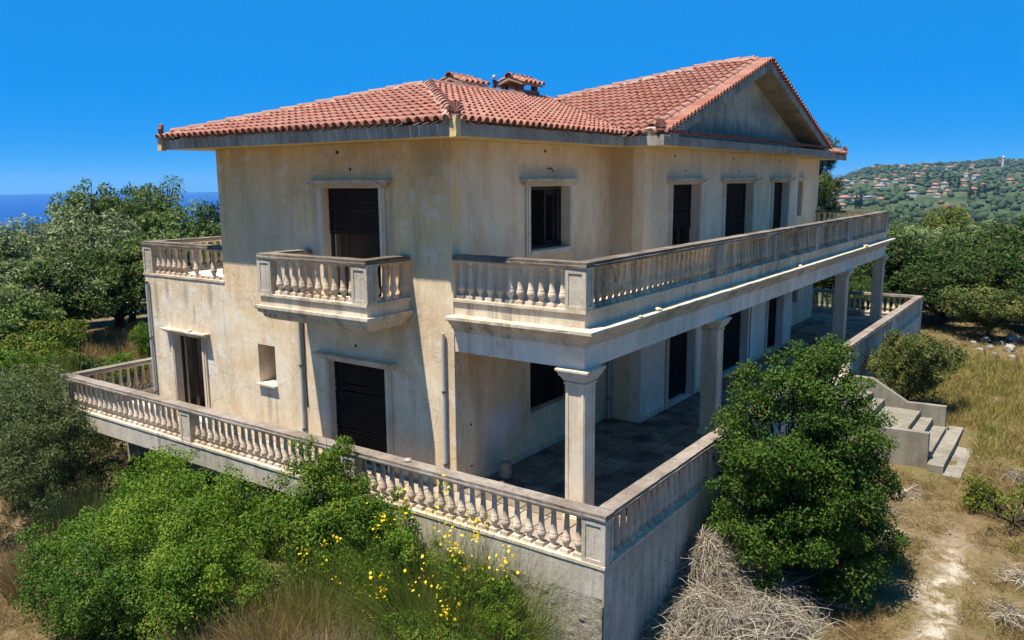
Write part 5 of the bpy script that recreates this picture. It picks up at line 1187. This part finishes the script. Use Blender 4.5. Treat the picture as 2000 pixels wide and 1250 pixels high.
def valley(name, n, dmin, dmax, mat, seed, label, k0):
    """far valley trees: leaf clumps joined"""
    rg = np.random.default_rng(seed); d = dmin+(dmax-dmin)*rg.random(n); a = np.radians(rg.uniform(-14,20,n)); x = -10.09+d*np.cos(a); y = -5.49+d*np.sin(a); s = rg.uniform(2.2,4.2,n); z = height(x,y)
    i = np.repeat(np.arange(n), k0); dd = unit(rg.normal(size=(n*k0,3))); P = np.column_stack([x,y,z+s*.8])[i]+dd*s[i][:,None]*rg.uniform(.7,1.08,(n*k0,1))*np.array([1,1,.85])
    V, F = leaves(P, dd, 1.3, .8, rg); o = link(name, npmesh(name, V, F), M[mat]); tag(o, label, 'wood', kind='stuff')
valley('valley_wood', 560, 130, 420, 'lf_olive', 97, 'olive groves in the valley beyond the right grove', 70)
valley('valley_wood', 700, 260, 760, 'lf_dark', 98, 'dark woods in the valley below the village', 50)
# ------------------------------------------------------------------ loose things
def rock(name, x, y, z, s, seed, label, group, mat, cat='rock', flat=.65):
    r = np.random.default_rng(seed); bm = bmesh.new(); bmesh.ops.create_icosphere(bm, subdivisions=2, radius=1)
    ax = r.normal(size=(7,3)); 
    for v in bm.verts:
        d = np.array(v.co[:]); k = 1+r.normal()*.07+.16*np.sin(d@ax[0]*2)+.12*np.sin(d@ax[1]*3+1)+.07*np.sin(d@ax[2]*6)
        v.co = Vector(d*k*np.array([1,r.uniform(.75,1),flat]))
    me = bpy.data.meshes.new(name); bm.to_mesh(me); bm.free()
    o = link(name, me, mat, loc=(x,y,z+s*flat*.6)); o.scale = (s,s*.85,s); o.rotation_euler = (r.uniform(-.3,.3), r.uniform(-.3,.3), r.uniform(0,6)); tag(o, label, cat, group); return o
M['rock'] = stucco('limestone', base=(.20,.18,.15), pale=(.29,.27,.23), ochre=(.40,.35,.27), grey=(.22,.22,.21), o_amt=.4, g_amt=.8)
rr_ = random.Random(4)
for k, (x, y, s) in enumerate([(31.5,-3.1,.5),(31.9,-3.5,.38),(30.2,-2.9,.32),(29.0,-2.5,.30),(28.3,-2.2,.26),(28.9,-3.2,.55),(27.6,-2.8,.24),(27.3,-3.4,.3),(30.6,-2.2,.42),(32.3,-2.9,.34),(29.8,-1.8,.26),(30.9,-4.0,.3),(26.5,-1.6,.22),(27.0,-1.9,.2)]):
    rock('rock', x, y, gz(x,y)-.02, s*.55, k, 'pale limestone rock in the dry grass before the dark shrubs at right', 'limestone rocks at right', M['rock'])
rub = [((3.05,.98,3.355),.06,'small rubble piece on the long cornice, second from the corner'),((3.9,1.05,3.355),.09,'flat broken chip on the long cornice near the corner'),((13.1,1.05,3.355),.09,'rubble piece on the long cornice below the third post'),((21.0,1.02,3.355),.12,'flat slab of rubble on the far end of the long cornice'),((5.4,1.3,3.651),.06,'little stone on the ledge below the long balusters'),((1.6,4.0,3.355),.07,'broken chip at the wall end of the cornice')]
for k, (p, s, lab) in enumerate(rub): rock('rubble_piece', p[0], p[1], p[2], s, 30+k, lab, None, M['white'], 'rubble', .4)
rock('rubble_piece', 1.35, 12.35, 2.196, .08, 41, 'broken chip lying on the white lintel of the annex door', None, M['baluster'], 'rubble', .5)
rock('rubble_piece', .16, 4.1, .859, .06, 42, 'pale pebble lying on the terrace coping above the broom', None, M['baluster'], 'pebble', .7)
m = MB(); m.lathe([(.10,0),(.125,.02),(.13,.16),(.12,.30),(.09,.325),(.03,.32)], 14); o = m.build('stone_stump', M['basement'], None, smooth=35, loc=(2.62,3.72,ZF+.001)); jitter(o.data, .006); tag(o, 'short round stone stump on the porch floor by the stained wall', 'stone block')
def cable(name, a, b, sag, r, mat, label):
    a, b = Vector(a), Vector(b); pts = [a.lerp(b, k/14)-Vector((0,0,sag*4*(k/14)*(1-k/14))) for k in range(15)]
    tag(MB().tube(pts, r, 6).build(name, mat), label, 'cable')
cable('power_cable', (26.2,4.1,3.2), (62,-6,4.6), .9, .016, M['cable'], 'black cable sagging from the house across the right grove')
cable('power_cable', (27,6.5,1.4), (44,-1.2,2.9), .3, .007, M['palecable'], 'thin pale cable crossing the dark trees at right')

rg = np.random.default_rng(77)
for k, (x, y, lab) in enumerate(((8.6,-2.3,'pale dry sprig lying in the grass right of the round tree'),(9.9,-2.6,'bleached dry sprig in the grass below the stairs'),(7.3,-2.75,'tangled dry sprig at the shadow edge of the round tree'),(6.9,-5.0,'bleached dry sprig at the right edge near the bottom'),(12.4,-4.6,'grey dry sprig in the grass at the right edge'),(5.4,-4.9,'pale dry sprig at the bottom right corner'))):
    n = 170; a = rg.uniform(0,6.28,n); B = np.column_stack([rg.normal(size=n)*.16, rg.normal(size=n)*.12, rg.uniform(.03,.14,n)]); Dv = unit(np.column_stack([np.cos(a), np.sin(a), rg.normal(size=n)*.35+.1]))
    V, F = ribbons(B, Dv, rg.uniform(.15,.45,n), rg.uniform(.008,.016,n), rg.uniform(.0,.5,n), rg, 4, .4); tag(link('dry_sprig', npmesh('dry_sprig', V, F), M['straw'], loc=(x,y,gz(x,y)+.03)), lab, 'dry twigs')
n = 170; px_, py_ = rg.uniform(2.2,16,n), np.where(rg.random(n) < .5, -3.85+rg.normal(size=n)*.6, rg.uniform(-8,-.6,n)); k = outside_house(np.column_stack([px_,py_])); px_, py_ = px_[k], py_[k]; n = len(px_)
sz = .012+.035*rg.random(n)**3; V = IV[None]*(1+rg.normal(size=(n,len(IV),1))*.15)*sz[:,None,None]*np.array([1,.8,.6])+np.column_stack([px_,py_,height(px_,py_)+.02])[:,None]
tag(link('pebbles', npmesh('pebbles', V.reshape(-1,3), (IF[None]+(np.arange(n)*len(IV))[:,None,None]).reshape(-1,3)), M['rock']), 'pale pebbles scattered along the trodden path', 'pebbles', kind='stuff')
# ------------------------------------------------------------------ the air
t = NT('haze_air'); t.t.nodes.remove(t.b)
pv = t.n('VolumePrincipled'); pv.inputs['Color'].default_value = (.22,.55,1,1); pv.inputs['Density'].default_value = .000075; pv.inputs['Anisotropy'].default_value = .1
t.t.links.new(pv.outputs[0], t.out.inputs['Volume'])
tag(MB().box(-13000,13000,-13000,13000,-170,95).build('haze', t.m), kind='stuff')
